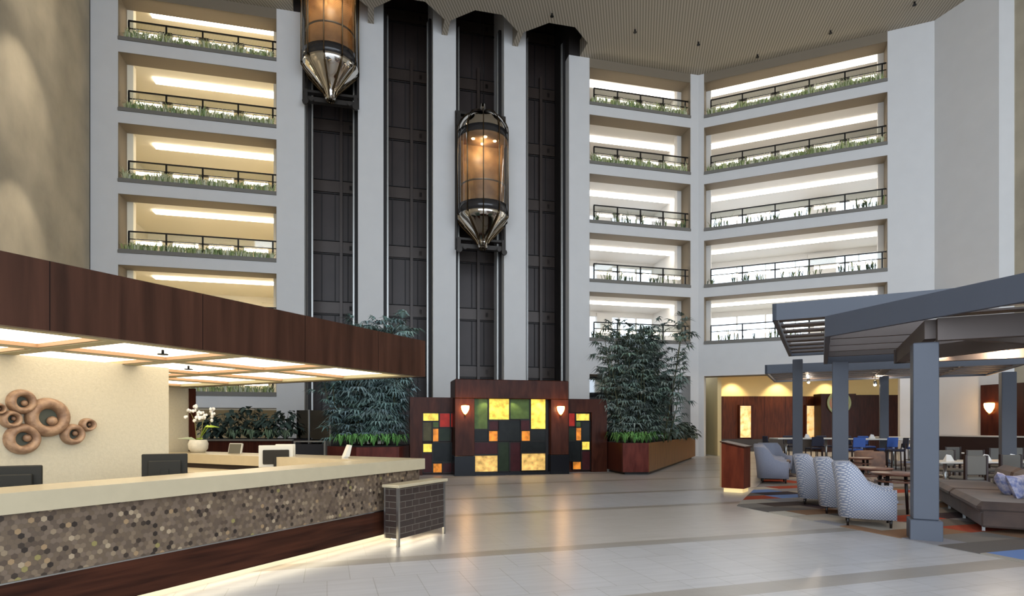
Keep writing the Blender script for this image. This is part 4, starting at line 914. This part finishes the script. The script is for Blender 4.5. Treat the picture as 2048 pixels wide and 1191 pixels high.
a1 = armchair('dotted blue and cream armchair nearest the thick pillar', fab, (5.72, 9.5, .012), fa, 'dotted armchairs')
dup(a1, (6.05, 10.75, .012), fa, 'dotted armchair in the middle of the row of three behind the carpet edge')
dup(a1, (6.25, 11.95, .012), fa, 'dotted armchair farthest back in the row of three')
ot = thing('ottoman', 'low pale cushioned ottoman beyond the round tables', 'ottoman', (8.1, 13.4, .012), R(25))
MB().box(-.4, .4, -.32, .32, .12, .3, .03).build('base', fab, ot); MB().box(-.4, .4, -.32, .32, .3, .44, .06).build('cushion', strf, ot)
for x in (-.33, .33):
    for y in (-.25, .25): MB().tube([(x, y, 0), (x, y, .13)], .02, 6).build('leg', legm, ot)
a2 = armchair('plain blue-grey armchair nearest the lectern', plainf, (7.3, 16.5, .012), R(-20), 'plain armchairs')
dup(a2, (7.75, 17.6, .012), R(-20), 'plain blue-grey armchair, second from the lectern')
dup(a2, (8.2, 18.7, .012), R(-20), 'plain blue-grey armchair, third from the lectern')
dup(a2, (8.75, 19.6, .012), R(-60), 'plain blue-grey armchair turned towards the camera beside a pillar')
# tub chair
tb = thing('tub_chair', 'rounded peach and dark tub chair beyond the round tables', 'armchair', (10.6, 17.4, .012), R(-10))
b = MB(); b.lathe([(.34, .12), (.42, .15), (.45, .5), (.44, .80), (.38, .84), (.34, .8), (.33, .4)], n=20, a0=R(60), a1=R(300)); b.build('shell', mat('tub_fabric', '6f5d58', .9, c2='8a6e60', nscale=5), tb)
MB().lathe([(0, .12), (.36, .12), (.38, .4), (.32, .46), (0, .47)], n=20).build('seat_cushion', mat('peach_fabric', 'b58f78', .9), tb)
for a in (.8, 2.4, 3.9, 5.4): MB().tube([(.3 * cos(a), .3 * sin(a), 0), (.3 * cos(a), .3 * sin(a), .13)], .02, 6).build('leg', legm, tb)
# round tables
ttop = mat('walnut_table', '6b4535', .3, noise=.15, nscale=6)
def table(loc, rr, label, rz=0):
    r = thing('round_table', label, 'table', loc, rz, 'round lounge tables')
    MB().lathe([(0, .72), (rr - .02, .72), (rr, .74), (rr, .755), (rr - .01, .76), (0, .76)], n=32).build('table_top', ttop, r)
    MB().lathe([(rr * .55, .60), (rr * .86, .60), (rr * .86, .625), (rr * .55, .625), (rr * .55, .60)], n=28).build('ring_shelf', ttop, r)
    for k in range(4): a = .5 + k * pi / 2; c_, s_ = cos(a), sin(a); MB().tube([(c_ * rr * .85, s_ * rr * .85, 0), (c_ * rr * .7, s_ * rr * .7, .72)], [.022, .03], 6).build('leg', legm, r)
    return r
table((6.75, 10.35, .012), .40, 'round wooden table half hidden by the thick pillar')
table((7.05, 11.6, .012), .38, 'round wooden table behind the table beside the thick pillar')
table((8.9, 15.2, .012), .36, 'small round table beside the tub chair')
# sofa
SO = (6.9, 8.75); r = thing('long_sofa', 'long low brown sofa beside the thick pillar', 'sofa', (SO[0], SO[1], .012), AD)
sof = mat('brown_velvet', '3d2f29', .8, c2='523f35', nscale=2.5, bump=.1, bscale=80); sof.node_tree.nodes['Principled BSDF'].inputs['Sheen Weight'].default_value = .15
MB().box(0, 4.3, -1.15, -.05, .08, .32, .03).build('base', sof, r)
for k in range(2): MB().box(.0 + k * 2.15, 2.14 + k * 2.15, -1.0, 0, .28, .46, .07).build('seat_cushion', sof, r)
M = Matrix.Rotation(R(12), 4, 'X')
for k in range(3): MB().box(.02 + k * 1.22, 1.2 + k * 1.22, -.12, .12, 0, .46, .1).xf(Matrix.Translation((0, -1.0, .38)) @ M).build('back_cushion', sof, r)
for x in (.25, 1.6, 2.9, 4.1):
    for y in (-.12, -1.0): MB().box(x - .02, x + .02, y - .02, y + .02, 0, .14).build('leg', steel, r)
MB().box(.2, 4.2, -.13, -.11, .10, .13).build('rail', steel, r)
pf = mat('printed_pillow', '7d84b0', .85, c2='c9c3cf', nscale=18)
for (x, y, rz, lab) in ((1.45, -.62, 50, 'blue-white printed pillow lying farther along the brown sofa'), (.95, -.72, 20, 'blue-white printed pillow nearer the camera on the brown sofa')):
    p = Vector((SO[0] + x * cos(AD) - y * sin(AD), SO[1] + x * sin(AD) + y * cos(AD), .44)); o = MB(); n = 10; vs = []; fs = []
    for sgn in (1, -1):
        for i in range(n + 1):
            for j in range(n + 1):
                a, b2 = i / n * 2 - 1, j / n * 2 - 1; hgt = ((1 - a**4) * (1 - b2**4)) ** .6; kx = 1 - .08 * (1 - b2 * b2) ; ky = 1 - .08 * (1 - a * a)
                vs.append((a * .22 * kx, sgn * .09 * hgt, b2 * .2 * ky))
    for s2 in range(2):
        for i in range(n):
            for j in range(n): a0 = s2 * (n+1)**2 + i * (n+1) + j; q = (a0, a0 + 1, a0 + n + 2, a0 + n + 1); fs.append(q if s2 else q[::-1])
    o.add(vs, fs, True); o.xf(Matrix.Translation((0, 0, .19)) @ Matrix.Rotation(R(-25), 4, 'X'))
    tag(o.build('throw_pillow', pf, loc=(p.x, p.y, p.z + .005), rz=R(rz)), lab, 'pillow', 'sofa pillows')
# bar height tables and chairs of the far dining area
blue = mat('blue_upholstery', '3f62b0', .7); navy = mat('navy_upholstery', '2a2b3d', .7); greyu = mat('grey_upholstery', '6f6c66', .7)
tw = mat('white_table_top', 'e6e2da', .35); dw = mat('dark_chair_wood', '2e1a15', .4)
def bar_chair(label, m, loc, rz, group='blue bar chairs'):
    r = thing('bar_chair', label, 'chair', loc, rz, group)
    MB().box(-.22, .22, -.22, .22, .68, .76, .03).build('seat', m, r)
    MB().box(-.22, .22, -.045, .0, .80, 1.16, .02).xf(Matrix.Translation((0, .23, 0)) @ Matrix.Rotation(R(-5), 4, 'X')).build('backrest', m, r)
    for sx in (-.2, .2):
        MB().tube([(sx, -.2, 0), (sx, -.2, .69)], .02, 6).build('leg', dw, r); MB().tube([(sx, .23, 0), (sx, .21, .7), (sx, .25, .95)], .02, 6).build('leg', dw, r)
    MB().box(-.2, .2, -.21, -.19, .25, .28).build('footrest', dw, r)
    return r
def bar_table(label, loc, L_, rz=0):
    r = thing('bar_table', label, 'table', loc, rz, 'white bar tables')
    MB().box(-L_/2, L_/2, -.4, .4, 1.04, 1.09, .01).build('table_top', tw, r)
    for x in (-L_/2 + .5, L_/2 - .5): MB().tube([(x, 0, .03), (x, 0, 1.04)], .045, 10).build('pedestal', steel, r); MB().lathe([(0, 0), (.28, 0), (.28, .02), (.05, .05), (0, .05)], (x, 0, 0), 18).build('foot', steel, r)
    return r
def U(u, D): return (u - 1024) / F * D
bar_table('long white bar table left of the blue chairs, near the plain armchairs', (U(1612, 23.5), 23.5, .012), 2.6)
bar_table('long white bar table between the blue bar chairs', (U(1755, 22.3), 22.3, .012), 2.2)
bar_table('white bar table behind the thick pillar', (U(1795, 26), 26, .012), 2.0)
bc = bar_chair('bright blue bar chair left of the slim pillar, back to the camera', blue, (U(1709, 21.2), 21.2, .012), R(180))
for u, D, rz, m, lab in ((1627, 22.4, 180, navy, 'dark navy bar chair at the left bar table, back to the camera'), (1792, 20.6, 255, navy, 'dark navy bar chair seen from the side near the thick pillar'), (1772, 21.4, 190, blue, 'blue bar chair tucked between the slim pillar and the navy chair'),
                       (1826, 22.6, 180, blue, 'blue bar chair partly hidden by the thick pillar'), (1735, 23.8, 0, blue, 'blue bar chair on the far side of the table, left of the slim pillar'), (1700, 24.2, 0, navy, 'dark bar chair on the far side behind the bright blue chair'),
                       (1545, 24.0, 90, navy, 'dark bar chair at the left end of the left bar table'), (1583, 24.8, 0, navy, 'dark bar chair behind the left bar table, left of the pillar'), (1650, 24.8, 0, navy, 'dark bar chair behind the left bar table, at its right end')):
    d = dup(bc, (U(u, D), D, .012), R(rz), lab)
    if m is navy:
        for ch in d.children:
            if ch.name.startswith(('seat', 'backrest')): ch.data = ch.data.copy(); ch.data.materials[0] = navy
def dining_chair(label, loc, rz):
    r = thing('dining_chair', label, 'chair', loc, rz, 'grey dining chairs')
    MB().box(-.23, .23, -.24, .22, .42, .50, .03).build('seat', greyu, r)
    MB().box(-.20, .20, -.025, .025, .55, .95, .012).xf(Matrix.Translation((0, .24, 0))).build('backrest', greyu, r)
    for sx in (-.22, .22):
        MB().tube([(sx, -.2, 0), (sx, -.2, .43)], .022, 6).build('leg', dw, r); MB().box(sx - .02, sx + .02, .21, .27, 0, .96).build('leg', dw, r)
    return r
def dining_table(label, loc):
    r = thing('dining_table', label, 'table', loc, 0, 'white dining tables')
    MB().box(-.4, .4, -.4, .4, .71, .75, .01).build('table_top', tw, r); MB().tube([(0, 0, .03), (0, 0, .71)], .04, 10).build('pedestal', steel, r); MB().lathe([(0, 0), (.27, 0), (.27, .02), (.05, .05), (0, .05)], n=18).build('foot', steel, r)
    return r
dc = dining_chair('grey dining chair nearest the thick pillar, back to the camera', (U(1934, 12.6), 12.6, .012), R(180))
for u, D, rz, lab in ((2003, 13.0, 180, 'grey dining chair behind the sofa, second from the thick pillar'), (2052, 12.3, 182, 'grey dining chair cut off by the right edge'), (1905, 14.9, 0, 'grey dining chair on the far side of the first white table'),
                      (1964, 15.0, 0, 'grey dining chair facing the camera behind the two nearest chairs'), (2008, 16.3, 0, 'grey dining chair with a napkin in front, near the rear pillar'), (1893, 17.6, 180, 'grey dining chair in the back row beside the thick pillar'), (2045, 16.6, 0, 'grey dining chair far back at the right edge')):
    dup(dc, (U(u, D), D, .012), R(rz), lab)
for u, D, lab in ((1890, 13.9, 'white dining table just right of the thick pillar'), (1972, 14.0, 'white dining table between the grey chairs'), (2040, 14.1, 'white dining table at the right edge'), (1888, 18.6, 'white dining table in the back row')): dining_table(lab, (U(u, D), D, .012))
nap = mat('white_napkin', 'f2f0ec', .8)
for i, (u, D, z, lab) in enumerate([(1897, 13.8, .762, 'folded white napkin on the table right of the thick pillar'), (2025, 14.1, .762, 'folded white napkin on the rightmost white table'), (1972, 13.95, .762, 'folded white napkin between the two nearest grey chairs'), (1744, 22.5, 1.102, 'white napkin holder on the bar table between blue chairs'), (1614, 23.4, 1.102, 'white napkin holder on the left bar table')]):
    b = MB(); b.add([(-.1, -.06, 0), (.1, -.06, 0), (.1, .06, 0), (-.1, .06, 0), (-.05, 0, .16), (.06, 0, .14)], [(3, 2, 1, 0), (0, 1, 5, 4), (1, 2, 5), (2, 3, 4, 5), (3, 0, 4)])
    tag(b.build('folded_napkin', nap, loc=(U(u, D), D, z + .001)), lab, 'napkin', 'folded napkins')
